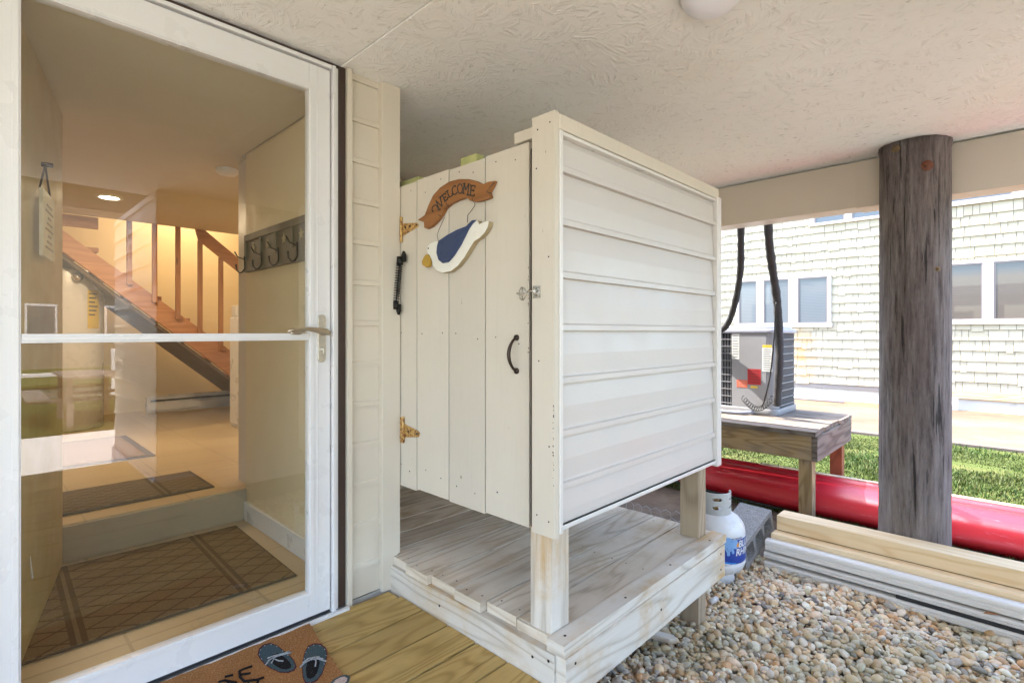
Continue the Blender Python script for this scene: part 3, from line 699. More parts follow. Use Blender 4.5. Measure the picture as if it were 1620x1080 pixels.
for y in (2.22, 2.42, 2.62, 2.84):
    def f(mb):
        mb.tube([(0.972, y, 1.455), (0.974, y, 1.395), (0.962, y, 1.375), (0.948, y, 1.370), (0.935, y, 1.385), (0.932, y, 1.412)], [.004, .004, .004, .0035, .0035, .005], 8)
        mb.tube([(0.972, y, 1.44), (0.94, y, 1.45), (0.925, y, 1.475)], [.003, .003, .004], 8)
    W(part('hook', M['black_iron'], cr, f), cr)
sdt = thing('smoke_detector', 'round white smoke detector on the interior ceiling', 'smoke detector', (1.02, 3.25, 1.999))
part('cover', M['door_white'], sdt, lambda mb: mb.lathe([(0, -0.032), (0.045, -0.030), (0.058, -0.018), (0.06, 0.0)], (0, 0, 0), 28))
rl = thing('recessed_light', 'small lit round recessed light in the interior ceiling', 'ceiling light', (0.665, 4.51, 1.999))
part('trim_ring', M['door_white'], rl, lambda mb: mb.lathe([(0.055, -0.001), (0.055, -0.006), (0.078, -0.006), (0.08, 0.0)], (0, 0, 0), 32))
k = N('lit_lens'); k.b.inputs['Emission Color'].default_value = (1.0, 0.86, 0.62, 1); k.b.inputs['Emission Strength'].default_value = 8; k.out((0.9, 0.85, 0.7), 0.4); M['lit'] = k.m
part('lens', M['lit'], rl, lambda mb: mb.lathe([(0, -0.004), (0.054, -0.003)], (0, 0, 0), 28))
def lamp(x, y, z, e, size=0.12):
    l = bpy.data.lights.new('room_lamp', 'AREA'); l.shape = 'DISK'; l.size = size; l.energy = e; l.color = (1.0, 0.74, 0.47)
    o = bpy.data.objects.new('room_lamp', l); C.objects.link(o); o.location = (x, y, z); return o
lamp(0.665, 4.51, 1.985, 2.0); lamp(1.6, 5.95, 2.70, 3.2, 0.3); lamp(2.3, 3.9, 1.985, 1.6)

cdd = thing('white_cord', 'thin white looped cord hanging low on the gold door', 'cord', (0.125, 2.1, 0.6))
W(part('strand', M['door_white'], cdd, lambda mb: (mb.tube([onX(u, v, .128) for u, v in ((37, 790), (39, 830), (46, 870), (52, 914))], .0018, 6), mb.tube([onX(u, v, .128) for u, v in ((37, 815), (41, 850), (47, 885), (51, 915))], .0018, 6))), cdd)
# ------------------------------------------------------------------ porch deck, door mat
def f(mb):
    y = 1.797; mb.box(-1.6, 1.213, 1.8, 1.866, -0.038, -0.001 - .012)
    for i in range(22):
        mb.box(-1.6, 1.2135, y - 0.1435, y, -0.038, 0.0 - random.random() * .0015); y -= 0.152
    mb.box(-1.6, 1.2, 1.80, 1.868, -0.037, 0.0)
o = part('porch_deck', M['deck_wood'], None, f, 0.002); tag(o, kind='structure')
def f(mb): mb.box(1.18, 1.212, -1.55, 0.96, -0.29, -0.039); mb.box(-1.6, 1.17, -1.55, -1.52, -0.29, -0.039)
o = part('deck_frame', M['deck_wood'], None, f, 0.003); tag(o, kind='structure')

def coir_mat():
    k = N('coir'); g = k.geo(); n = k.noise(g, 420, 3, 0.8); v = k.noise(k.mapv(g, scale=(300, 120, 200), rot=(0, 0, .6)), 1.0, 3, 0.7)
    col = k.ramp(k.math('ADD', k.math('MULTIPLY', n, .5), k.math('MULTIPLY', v, .5)), [(0.3, (0.14, 0.055, 0.018)), (0.5, (0.34, 0.155, 0.055)), (0.68, (0.55, 0.31, 0.14))])
    return k.out(col, 0.95, k.bump(n, 0.004), None, 0.1)
M['coir'] = coir_mat()
def fibre(name, col): 
    k = N(name); g = k.geo(); n = k.noise(g, 350, 3, 0.8)
    return k.out(k.mix(k.maprange(n, 0.35, 0.65), tuple(x * 0.35 for x in col), tuple(min(1, x * 1.4) for x in col)), 0.95, k.bump(n, 0.004), None, 0.1)
dm = thing('doormat', 'orange brown coir doormat printed with flip flops and black lettering before the storm door', 'doormat', (0.3, 1.5, 0.001))
def wz(u, v, z=0.0165): p = onZ(u, v, z); return p
MZ = 0.0155
A_, B_, D_ = onZ(488, 987, MZ), onZ(566, 1092, MZ), None
ex = Vector((1, 0.06, 0)).normalized(); ey = Vector((0.12, -1, 0)).normalized()
c0 = onZ(490, 985, MZ)
def f(mb):
    P4 = [c0, c0 - Vector((0.86, -0.02, 0)), c0 - Vector((0.86, -0.02, 0)) + Vector((-0.02, -0.55, 0)), c0 + Vector((-0.10, -0.60, 0))]
    # frayed outline
    poly = []
    for i in range(4):
        a, b = P4[i], P4[(i + 1) % 4]; n = 40
        for j in range(n):
            q = a.lerp(b, j / n); nn = (b - a).cross(Vector((0, 0, 1))).normalized(); q = q + nn * random.uniform(-.0035, .0035); poly.append((q.x, q.y))
    mb.prism(poly[::-1], lambda p, d: (p[0], p[1], d), 0.001, MZ - .0005)
def mat_fuzz(mb):
    pass
W(part('coir_base', M['coir'], dm, f), dm)
def fuzz():
    # short loose fibres standing on the mat
    mb = MB()
    for i in range(9000):
        x = c0.x - random.uniform(0.0, 0.62) ; y = c0.y - random.uniform(0.0, 0.50)
        x -= 0.17 * max(0, c0.y - y) 
        a = random.uniform(0, 6.28); L = random.uniform(.004, .009); h = random.uniform(.001, .004)
        dx, dy = math.cos(a) * L, math.sin(a) * L; wx, wy = -math.sin(a) * .0006, math.cos(a) * .0006
        mb.face([(x - wx, y - wy, MZ - .001), (x + wx, y + wy, MZ - .001), (x + dx, y + dy, MZ + h)], [(0, 0), (1, 0), (0, 1)], random.random())
    return mb
k = N('coir_fibre'); k.out(k.ramp(k.attr('rnd'), [(0, (0.2, 0.085, 0.03)), (.5, (0.42, 0.20, 0.075)), (1, (0.62, 0.38, 0.19))]), 0.9); M['coirf'] = k.m
o = fuzz().build('coir_fibre', M['coirf'], dm); W(o, dm); o['kind'] = 'stuff'
def px_poly(pts, ox, oy, sc): return [(ox + a / sc, oy + b / sc) for a, b in pts]
# flip flops (crop origin 300,970 scale 5.4)
ff1 = [(590, 300), (630, 262), (690, 248), (745, 268), (800, 310), (850, 350), (895, 400), (915, 450), (895, 485), (840, 503), (770, 500), (700, 470), (640, 430), (600, 385), (580, 345)]
ff2 = [(1010, 275), (1060, 252), (1120, 255), (1165, 290), (1178, 350), (1160, 430), (1135, 510), (1090, 570), (1030, 600), (985, 590), (965, 540), (958, 460), (970, 380), (985, 320)]
ff3 = [(1200, 594), (1230, 560), (1290, 528), (1340, 520), (1372, 538), (1362, 575), (1330, 610), (1260, 640), (1210, 630)]
def shr(P, kx):
    cx = sum(p[0] for p in P) / len(P); cy_ = sum(p[1] for p in P) / len(P); return [(cx + (a - cx) * kx, cy_ + (b - cy_) * kx) for a, b in P]
def flat_px(mb, poly, z, th=0.001, m=0):
    Q = [onZ(u, v, z) for u, v in poly]; mb.prism([(q.x, q.y) for q in Q][::-1], lambda p, d: (p[0], p[1], z + d), -th, 0, m)
FM = [fibre('teal_print', (0.07, 0.11, 0.13)), fibre('black_print', (0.018, 0.016, 0.018)), fibre('pale_print', (0.42, 0.44, 0.46)), fibre('maroon_print', (0.10, 0.03, 0.04)), fibre('pink_print', (0.62, 0.50, 0.46))]
for n_, (P_, toe) in enumerate(((ff1, (660, 315)), (ff2, (1085, 320)), (ff3, (1320, 540)))):
    def f(mb):
        px = lambda L: px_poly(L, 300, 970, 5.4)
        flat_px(mb, px(P_), MZ + .0010, .001, 3 if n_ < 2 else 0)
        flat_px(mb, px(shr(P_, 0.93)), MZ + .0016, .0005, 0)
        cx = sum(p[0] for p in P_) / len(P_); cy_ = sum(p[1] for p in P_) / len(P_)
        if n_ < 2:
            inner = [(cx * .0 + a * 1.0, b) for a, b in shr(P_, 0.72)]
            hx, hy = (cx - toe[0]) * .42, (cy_ - toe[1]) * .42
            inner = [(cx + hx + (a - cx) * .74, cy_ + hy + (b - cy_) * .74) for a, b in inner]
            flat_px(mb, px(inner), MZ + .0022, .0005, 1)
            # beads round the toe and a white strap
            for a, b in P_[:6] + P_[-2:]:
                a2, b2 = cx + (a - cx) * .90, cy_ + (b - cy_) * .90
                flat_px(mb, px([(a2 - 4, b2 - 3), (a2 + 4, b2 - 3), (a2 + 4, b2 + 3), (a2 - 4, b2 + 3)]), MZ + .0028, .0005, 2)
        else:
            flat_px(mb, px(shr(P_, 0.72)), MZ + .0022, .0005, 4)
    W(part('flip_flop_print', FM, dm, f), dm)
def strokes(mb, L, ox, oy, sc, w, z, m=0):
    for S in L:
        P = [onZ(ox + a / sc, oy + b / sc, z) for a, b in S]; mb.tube(P, w, 6, m)
SL = [[[(650, 435), (680, 395), (740, 365), (810, 345), (870, 330)], [(665, 380), (720, 360), (800, 340), (850, 318)], [(700, 420), (720, 385), (760, 402), (800, 405)]],
                 [[(945, 455), (985, 415), (1040, 390), (1100, 385), (1165, 405)], [(965, 420), (1010, 385), (1070, 370), (1140, 385)], [(1070, 375), (1080, 410), (1072, 450)], [(1040, 395), (1060, 372), (1110, 366)]]]
for q_ in SL: W(part('strap_print', FM[2], dm, lambda mb: strokes(mb, q_, 300, 970, 5.4, 0.0022, MZ + .003)), dm)
def f(mb):
    strokes(mb, [[(535, 450), (470, 470), (425, 490), (430, 540), (470, 580)], [(440, 520), (520, 510)], [(470, 578), (560, 566)],
                 [(300, 540), (370, 525)], [(245, 585), (300, 570), (400, 590)], [(330, 590), (300, 640)], [(385, 590), (430, 640)], [(560, 570), (635, 545)], [(500, 590), (540, 640)], [(590, 560), (560, 640)]], 300, 970, 5.4, 0.0038, MZ + .001)
W(part('lettering', FM[1], dm, f), dm)
# ------------------------------------------------------------------ outdoor shower
sh = thing('outdoor_shower', 'raised outdoor shower stall with cream plank door and vinyl sided panel on a weathered platform', 'outdoor shower', (1.85, 1.95, -0.27))
def S(name, mats, fn, bevel=0.0, parent=sh, **kw):
    o = part(name, mats, parent, fn, bevel, **kw)
    if parent is sh: o.matrix_parent_inverse = Matrix.Translation(-Vector(sh.location))
    return o
M['screw'] = plain('dark_screw', (0.03, 0.025, 0.02), 0.5, 0.6)
def f(mb):
    # decking planks run away from the porch, ends ragged over the front fascia
    y = 1.036; ends = [1.24, 1.246, 1.222, 1.232, 1.215, 1.228, 1.219, 1.226, 1.22, 1.23, 1.22, 1.225, 1.22]
    for i in range(13):
        wdt = 0.140
        y1 = y + wdt
        x0 = ends[i]
        zt = 0.135 - random.random() * .002
        if i == 0:
            mb.box(x0, 1.2495, y, y1 , 0.100, zt - 0.003); mb.box(1.3385, 2.2895, y, y1, 0.100, zt); mb.box(1.25, 1.338, 1.127, y1, 0.100, zt); mb.box(2.368, 2.42, y, y1, .1, zt); mb.box(2.29, 2.3675, 1.128, y1, .1, zt)
        else: mb.box(x0, 2.42, y, y1, 0.100, zt)
        for xx in (x0 + 0.035, 1.85, 2.36):
            if i == 0 and xx < 1.4: continue
            for dy in (0.03, 0.11):
                mb.disc((xx + random.uniform(-.008, .008), y + dy + random.uniform(-.01, .01), zt - .0012), (0, 0, 1), random.uniform(.003, .0045), 0.0016, 8, 1)
        y = y1 + 0.008
S('decking', [M['grey_wood'], M['screw']], f, 0.0015)
def scr(mb, pts, nrm):
    for p in pts: mb.disc(p, nrm, 0.0048, 0.0015, 10, 1)
def f(mb):
    mb.box(1.2155, 1.2515, 0.999, 2.85, -0.042, 0.0985)
    scr(mb, [(1.2155, 1.02, .075), (1.2155, 1.02, -.005), (1.2155, 1.085, .06), (1.2155, 1.09, -.02), (1.2155, 1.55, .05)], (-1, 0, 0))
S('front_fascia', [M['grey_wood2'], M['screw']], f, 0.003)
def f(mb):
    mb.box(1.224, 2.395, 0.960, 0.9975, -0.042, 0.0985)
    scr(mb, [(1.27, .960, .07), (1.27, .960, -.01), (2.35, .960, .07), (2.35, .960, .0), (1.8, .960, .03)], (0, -1, 0))
S('side_fascia', [M['grey_wood2'], M['screw']], f, 0.003)
def f(mb):
    mb.box(1.222, 2.425, 0.966, 1.0335, 0.0995, 0.137)
    scr(mb, [(1.27, 1.0, .1365), (1.6, .99, .1365), (1.95, 1.0, .1365), (2.3, .99, .1365)], (0, 0, 1))
S('edge_board', [M['grey_wood2'], M['screw']], f, 0.004)
S('corner_post', M['grey_wood2'], lambda mb: mb.box(1.250, 1.338, 1.037, 1.1255, -0.27, 0.445, 2), 0.003)
M['gap_shade'] = wood('gap_shade_wood', (0.085, 0.06, 0.04), (0.06, 0.04, 0.028), (0.03, 0.02, 0.014), .85)  # shade of the stall door gaps put into a wood colour
S('upper_post', M['gap_shade'], lambda mb: mb.box(1.250, 1.338, 1.037, 1.1255, 0.4455, 1.66, 2), 0.003)  # near-black tone stands in for the shade between door and trim
S('back_post', M['brown_wood'], lambda mb: mb.box(2.290, 2.367, 1.037, 1.126, -0.29, 1.66, 2), 0.003)
S('rear_post', M['brown_wood'], lambda mb: (mb.box(2.290, 2.367, 2.75, 2.84, -0.29, 1.66, 2)), 0.003)
def f(mb):
    mb.box(1.228, 1.2485, 1.006, 1.0985, 0.442, 1.742, 2)       # painted cover board
def f2(mb, f0=f):
    f0(mb)
    for y, z in ((1.025, 1.71), (1.075, 1.70), (1.08, 1.58), (1.03, 1.30), (1.07, .98), (1.028, .72), (1.078, .50), (1.03, .49)): mb.disc((1.2285, y, z), (-1, 0, 0), .0028, .0012, 8, 1)
    for i in range(22): mb.disc((1.2285, 1.010 + random.uniform(0, .003), random.uniform(.6, .85)), (-1, 0, 0), random.uniform(.001, .003), .0008, 5, 1)
S('corner_trim', [M['paint_wood'], M['screw']], f2, 0.004)
def f(mb): siding(mb, 1.262, 2.405, 0.475, 1.675, 0.1635, lambda a, o, z: (a, 1.026 - o, z), 0.055, 0.019)
S('siding_panel', M['vinyl_shower'], f)
def f(mb): mb.box(1.250, 2.42, 1.0275, 1.0365, 0.47, 1.69); mb.box(2.42, 2.432, 1.0275, 2.84, 0.46, 1.69)
S('panel_backing', M['grey_wood'], f)
def f(mb):
    mb.box(1.2490, 1.2635, 1.001, 1.0272, 0.452, 1.688); mb.box(1.2636, 1.2675, 1.006, 1.0272, 0.475, 1.672)
    mb.box(1.2637, 2.404, 1.004, 1.0272, 0.460, 0.4745); mb.box(1.2637, 2.404, 1.004, 1.0272, 1.6755, 1.687)
S('panel_channel', M['vinyl_white'], f, 0.002)
def f(mb): mb.box(2.406, 2.452, 0.998, 1.0274, 0.445, 1.697)
S('panel_corner_trim', M['vinyl_white'], f, 0.004)
def f(mb):
    mb.box(1.2490, 2.432, 1.003, 1.050, 1.690, 1.738)
S('header_block', M['paint_wood'], lambda mb: mb.box(1.252, 1.30, 1.093, 1.20, 1.692, 1.728), .003)
S('top_plate', M['paint_wood'], f, 0.003)
M['green_wood'] = wood('greenish_lumber', (0.42, 0.42, 0.18), (0.36, 0.37, 0.14), (0.25, 0.26, 0.09), 0.7, 0.2, 20, 0.5)
S('cross_brace', M['green_wood'], lambda mb: (mb.box(1.283, 1.32, 1.18, 1.88, 1.56, 1.60), mb.box(1.30, 1.34, 1.44, 1.53, 1.60, 1.732), mb.box(1.30, 1.34, 1.80, 1.93, 1.60, 1.722)), 0.003)
# stall door: planks in one slab, swinging on two strap hinges
XD = 1.262
def f(mb):
    Y = [1.139, 1.350, 1.552, 1.757, 1.897]
    for i in range(4):
        mb.box(XD, XD + 0.02, Y[i] + .0028, Y[i + 1] - .0028, 0.428 + [0.006, 0.0, 0.004, -.004][i], 1.688 - [0.0, 0.004, 0.001, 0.005][i], 2)
def f2(mb, f0=f):
    f0(mb)
    for y in (1.19, 1.30, 1.40, 1.50, 1.60, 1.71, 1.80, 1.86):
        for z in (1.645, 1.05, 0.50):
            if random.random() < .8: mb.disc((XD + .0005, y + random.uniform(-.015, .015), z + random.uniform(-.02, .02)), (-1, 0, 0), random.uniform(.0022, .0034), .0012, 8, 1)
    for i in range(16):           # chipped paint along the latch edge
        z = random.uniform(.95, 1.35); mb.disc((XD + .0004, 1.1435 + random.uniform(0, .003), z), (-1, 0, 0), random.uniform(.001, .0028), .0008, 5, 1)
sdr = S('plank_door', [M['paint_wood'], M['screw']], f2, 0.0018)
part('gap_shade_panel', M['gap_shade'], sdr, lambda mb: mb.box(XD + .0205, XD + .030, 1.145, 1.893, 0.445, 1.672, 2))  # added dark board, its colour gives the shade between the planks
S('hinge_jamb', M['paint_wood'], lambda mb: mb.box(1.2585, 1.30, 1.8985, 1.949, 0.43, 1.685, 2), 0.002)
def rust_mat():
    k = N('rusty_brass'); g = k.geo(); n = k.noise(g, 90, 6, 0.7)
    col = k.ramp(n, [(0.35, (0.62, 0.42, 0.15)), (0.5, (0.50, 0.30, 0.10)), (0.58, (0.20, 0.08, 0.03)), (0.75, (0.10, 0.04, 0.02))])
    return k.out(col, 0.5, k.bump(n, 0.001), 0.4)
M['rust'] = rust_mat()
def plF(X, h): return lambda p, d: (X - d, onX(p[0], p[1], X - h).y, onX(p[0], p[1], X - h).z)
def plX(X): return lambda p, d: (X - d, onX(p[0], p[1], X).y, onX(p[0], p[1], X).z)
def hinge(ox, oy, sc, leaf, strap, kn, holes):
    def f(mb):
        mb.prism(px_poly(leaf, ox, oy, sc)[::-1], plX(XD - .0015), 0.0, 0.004)
        mb.prism(px_poly(strap, ox, oy, sc)[::-1], plX(XD - .0005), 0.0, 0.0035)
        a, b = [onX(ox + q[0] / sc, oy + q[1] / sc, XD - .008) for q in kn]
        mb.tube([a, b], 0.006, 12)
        for h in holes: mb.disc(onX(ox + h[0] / sc, oy + h[1] / sc, XD - .004), (-1, 0, 0), 0.0048, .0025, 10, 1)
    return part('hinge', [M['rust'], M['bronze']], sdr, f, 0.0007)
hinge(600, 320, 5.4, [(142, 130), (184, 126), (184, 345), (142, 345)], [(190, 182), (325, 176), (336, 186), (336, 210), (325, 216), (196, 292)], [(187, 125), (187, 340)], [(160, 165), (160, 235), (165, 300), (225, 215), (262, 205), (318, 195)])
hinge(540, 540, 2.0, [(176, 240), (194, 238), (194, 319), (176, 319)], [(195, 258), (204, 262), (244, 282), (249, 288), (249, 297), (245, 302), (195, 303)], [(195, 238), (195, 320)], [(185, 256), (185, 300), (212, 284), (240, 292)])
def f(mb):
    a, b = onX(818, 534, XD), onX(818, 586.5, XD)
    y = a.y; pts = []
    for i in range(13):
        t = i / 12; pts.append((XD - .006 - .034 * math.sin(math.pi * t) ** .7, y, a.z + (b.z - a.z) * t))
    mb.tube(pts, [.0055 - .001 * math.cos(2 * math.pi * i / 12) for i in range(13)], 10)
    for p in (a, b): mb.disc((XD, y, p.z), (-1, 0, 0), 0.010, 0.006, 14); mb.disc((XD - .004, y, p.z), (-1, 0, 0), 0.007, 0.006, 12)
part('pull_handle', M['bronze'], sdr, f)
def f(mb):
    c = onX(827, 464.5, XD); y, z = c.y, c.z
    for k_ in range(20):
        a0, a1 = 2 * math.pi * k_ / 20, 2 * math.pi * (k_ + 1) / 20
        mb.tube([(XD - .002, y + .015 * math.cos(a0), z + .021 * math.sin(a0)), (XD - .002, y + .015 * math.cos(a1), z + .021 * math.sin(a1))], .0022, 6, cap=False)
    mb.tube([(XD - .002, y, z - .02), (XD - .002, y, z + .02)], .0022, 6); mb.tube([(XD - .002, y - .014, z), (XD - .002, y + .014, z)], .0022, 6)
    mb.tube([(XD - .002, y, z), (XD - .018, y + .004, z)], .0028, 8)
    c2 = onX(850, 464, 1.226)
    mb.tube([(XD - .016, y + .012, z + .001), (XD - .016, y, z), (XD - .022, y - .03, z - .002), (1.222, 1.118, z - .003), (1.216, 1.10, z + .005), (1.216, 1.09, z + .001), (1.222, c2.y, z)], .0027, 8)
    mb.prism([(1.062, z - .020), (1.092, z - .020), (1.092, z + .018), (1.062, z + .018)], lambda p, d: (1.2275 - d, p[0], p[1]), 0, .002)
    mb.tube([(1.2255, 1.078, z - .012), (1.212, 1.078, z), (1.2255, 1.078, z + .012)], .0025, 8)
part('hook_latch', M['chrome'], sdr, f)
def f(mb):
    A0, B0 = onX(600 + 176 / 5.4, 320 + 490 / 5.4, 1.236), onX(600 + 140 / 5.4, 320 + 890 / 5.4, 1.236)
    n = 19; pts = []
    for i in range(n * 10 + 1):
        t = i / (n * 10); c = A0.lerp(B0, t); a = 2 * math.pi * n * t; pts.append((c.x + .012 * math.cos(a), c.y + .012 * math.sin(a), c.z))
    mb.tube(pts, .0021, 6)
    mb.tube([A0 + Vector((0, 0, .012)), A0 + Vector((0, 0, -.022))], .013, 14); mb.tube([B0 + Vector((0, 0, .022)), B0 + Vector((0, 0, -.012))], .013, 14)
    mb.tube([A0, B0], .0028, 8)
    for c, dy, sg in ((A0, -.018, 1), (B0, -.012, -1)):
        q = [(c.y + dy - .010, c.z - sg * .01), (c.y + dy + .010, c.z - sg * .01), (c.y + dy + .012, c.z + sg * .018), (c.y + dy, c.z + sg * .035), (c.y + dy - .012, c.z + sg * .018)]
        mb.prism(q, lambda p, d: (1.248 - d, p[0], p[1]), 0, 0.010)
S('door_spring', M['black_iron'], f)

# ------------------------------------------------------------------ welcome sign
wsn = thing('welcome_sign', 'wooden gull welcome sign hanging on the plank shower door', 'sign', (1.25, 1.5, 1.4))
XS = XD - .002
def spx(L, sc=4.5, ox=640, oy=260): return px_poly(L, ox, oy, sc)
ban = [(115, 400), (165, 365), (190, 300), (225, 225), (275, 170), (340, 128), (410, 111), (480, 112), (530, 124), (578, 148), (620, 130), (665, 123), (645, 165), (625, 203), (634, 242), (600, 255), (560, 268), (520, 272), (490, 265), (470, 248), (450, 243), (400, 262), (350, 285), (310, 320), (285, 365), (250, 410), (215, 445), (180, 462), (162, 455), (160, 415)]
bn = W(part('banner', M['banner_wood'], wsn, lambda mb: mb.prism(spx(ban)[::-1], plX(XS), 0, 0.016), 0.002), wsn)
# lettering: painted strokes along the arched banner
WEL = [[(295, 705), (272, 660), (280, 605), (320, 572), (352, 578), (408, 655)], [(380, 668), (432, 648)], [(408, 655), (345, 498)], [(345, 495), (458, 598)], [(458, 600), (425, 425)], [(400, 438), (450, 412)],
       [(462, 396), (512, 502)], [(452, 402), (515, 356), (530, 380)], [(488, 448), (528, 420)], [(500, 508), (560, 464), (555, 432)],
       [(547, 320), (592, 430)], [(525, 335), (572, 305)], [(575, 437), (648, 395), (640, 358)],
       [(712, 240), (692, 214), (662, 235), (640, 290), (646, 350), (676, 385), (710, 370), (735, 338)],
       [(785, 185), (750, 215), (738, 280), (758, 345), (790, 362), (822, 330), (832, 270), (815, 205), (785, 185)],
       [(862, 180), (845, 358)], [(838, 184), (882, 178)], [(866, 182), (888, 300)], [(888, 300), (945, 192)], [(946, 190), (926, 386)], [(822, 350), (868, 364)], [(902, 384), (950, 390)], [(930, 186), (962, 192)],
       [(990, 215), (975, 396)], [(972, 212), (1066, 226), (1055, 266)], [(985, 302), (1036, 308)], [(1036, 290), (1035, 328)], [(958, 392), (1042, 412), (1050, 372)]]
FOLD = [[(388, 748), (432, 775)], [(528, 512), (542, 562), (572, 592)], [(1272, 338), (1352, 356)], [(1276, 330), (1340, 240), (1412, 160)], [(1010, 440), (1012, 480), (1035, 515)]]
def f(mb):
    for S_ in WEL: mb.tube([onX(660 + a / 11.571, 275 + b / 11.571, XS - .0158) for a, b in S_], .0025, 6)
    for S_ in FOLD: mb.tube([onX(660 + a / 11.571, 275 + b / 11.571, XS - .0156) for a, b in S_], .0015, 6)
o = part('lettering', M['ink'], bn, f)
M['gull_white'] = paint('gull_white', (0.74, 0.72, 0.64), 0.5, 0.03, 0.3, (0.35, 0.25, 0.12), dscale=12)
M['gull_blue'] = paint('gull_blue', (0.035, 0.055, 0.125), 0.45, 0.2, 0.2, (0.12, 0.16, 0.25), dscale=25)
M['beak'] = paint('beak_ochre', (0.42, 0.25, 0.03), 0.5, 0.2, 0.2)
gl_ = [(160, 590), (180, 562), (215, 548), (245, 545), (280, 515), (330, 482), (380, 457), (430, 439), (465, 412), (490, 394), (520, 400), (530, 425), (555, 412), (585, 403), (600, 408), (592, 445), (570, 485), (535, 522), (495, 548), (465, 595), (425, 662), (378, 722), (330, 760), (270, 772), (225, 755), (198, 715), (190, 675), (178, 650), (160, 625)]
gb = W(part('gull_body', [M['gull_white'], plain('gull_edge', (0.36, 0.28, 0.16), .6)], wsn, lambda mb: mb.prism(spx(gl_)[::-1], plF(XS, .022), 0, 0.022, ms=1), 0.002), wsn)
wg = [(240, 545), (300, 503), (370, 465), (435, 440), (480, 397), (508, 396), (478, 425), (455, 460), (430, 512), (400, 572), (350, 650), (310, 695), (270, 703), (240, 680), (226, 630), (230, 580)]
def f(mb):
    mb.prism(spx(wg)[::-1], plF(XS, .027), 0.0222, 0.027)
    for s_ in ([(262, 570), (275, 545), (300, 530)], [(255, 620), (262, 640), (300, 640), (330, 610)], [(292, 655), (340, 600), (380, 530)], [(312, 665), (350, 605), (392, 530)], [(350, 520), (400, 480), (450, 445)], [(262, 660), (290, 672), (320, 660)]):
        mb.tube([onX(640 + a / 4.5, 260 + b / 4.5, XS - .027) for a, b in s_], .0016, 6)
part('wing', M['gull_blue'], gb, f, 0.001)
part('beak', M['beak'], gb, lambda mb: mb.prism(spx([(150, 640), (166, 641), (186, 665), (180, 700), (168, 728), (150, 732), (125, 715), (121, 690), (135, 660)])[::-1], plF(XS, .018), 0.004, 0.018), 0.002)
part('eye', M['ink'], gb, lambda mb: mb.disc(onX(640 + 170 / 4.5, 260 + 598 / 4.5, XS - .022), (-1, 0, 0), .0028, .002, 10))
for L in ([(285, 375), (270, 410), (243, 470), (232, 505), (240, 545)], [(500, 270), (500, 295), (472, 335), (450, 360), (448, 415)]):
    W(part('wire', M['bronze'], wsn, lambda mb: mb.tube([onX(640 + a / 4.5, 260 + b / 4.5, XS - .015) for a, b in L], .0011, 6)), wsn)

# ------------------------------------------------------------------ piling
def pile_mat():
    k = N('weathered_piling'); g = k.obj()
    fib = k.noise(k.mapv(g, scale=(42, 42, 4.0)), 1.0, 6, 0.72); fin = k.noise(k.mapv(g, scale=(150, 150, 22)), 1.0, 4, 0.7)
    big = k.noise(k.mapv(g, scale=(5, 5, 1.3)), 1.0, 5, 0.65)
    col = k.ramp(fib, [(0.34, (0.045, 0.036, 0.034)), (0.46, (0.15, 0.125, 0.12)), (0.6, (0.23, 0.20, 0.19)), (0.8, (0.38, 0.35, 0.34))])
    col = k.mix(k.maprange(big, 0.45, 0.62, 0, 0.5), col, (0.115, 0.085, 0.08))
    sx = k.n('ShaderNodeSeparateXYZ'); k.l(g, sx.inputs[0])
    low = k.maprange(sx.outputs[2], 0.0, 0.9, 0.5, 0.0)
    col = k.mix(low, col, (0.27, 0.235, 0.215))
    col = k.mix(k.maprange(fin, 0.6, 0.75, 0, 0.6), col, (0.03, 0.025, 0.025))
    crk = k.noise(k.mapv(g, scale=(55, 55, 2.6), loc=(3, 1, 0)), 1.0, 3, 0.5); cm = k.maprange(crk, 0.655, 0.69, 0, .8)
    pz = k.noise(k.mapv(g, scale=(9, 9, 4)), 1.0, 5, 0.7); col = k.mix(k.math('MULTIPLY', k.maprange(pz, 0.50, 0.8, 0, .6), k.maprange(fin, 0.45, 0.6)), col, (0.27, 0.245, 0.24))
    col = k.mix(cm, col, (0.02, 0.018, 0.018))
    h = k.math('SUBTRACT', k.math('ADD', fib, k.math('MULTIPLY', fin, .4)), cm)
    return k.out(col, 0.85, k.bump(h, 0.016), None, 0.25)
M['pile'] = pile_mat()
pl = thing('wooden_piling', 'thick weathered dark round piling holding up the porch ceiling', 'post', (3.63, 0.41, -0.30))
def f(mb):
    V = []; F = []; n = 72; rows = 60
    for i in range(rows + 1):
        z = 2.399 * i / rows
        for j in range(n):
            a = 2 * math.pi * j / n
            r_ = 0.158 + 0.003 * (1 - z / 2.4) + 0.0022 * math.sin(a * 5 + z * 1.1) + .0015 * math.sin(a * 17 + math.sin(z * 2)) + .001 * math.sin(a * 31 + z * .6)
            if z > 2.385: r_ += .006
            V.append((r_ * math.cos(a), r_ * math.sin(a), z))
    for i in range(rows):
        for j in range(n): F.append((i * n + j, i * n + (j + 1) % n, (i + 1) * n + (j + 1) % n, (i + 1) * n + j))
    F.append(tuple(rows * n + j for j in range(n))); mb.idx(V, F)
part('trunk', M['pile'], pl, f)
M['bolt'] = plain('rusted_bolt', (0.22, 0.15, 0.08), .7, .3, .4)
def onpile(u, v):
    r = ray(u, v); a = r.x ** 2 + r.y ** 2; b = -2 * (r.x * 3.63 + r.y * .41); c = 3.63 ** 2 + .41 ** 2 - .161 ** 2
    t = (-b - math.sqrt(b * b - 4 * a * c)) / 2 / a; p = O + r * t; return p - Vector(pl.location), Vector((p.x - 3.63, p.y - .41, 0)).normalized()
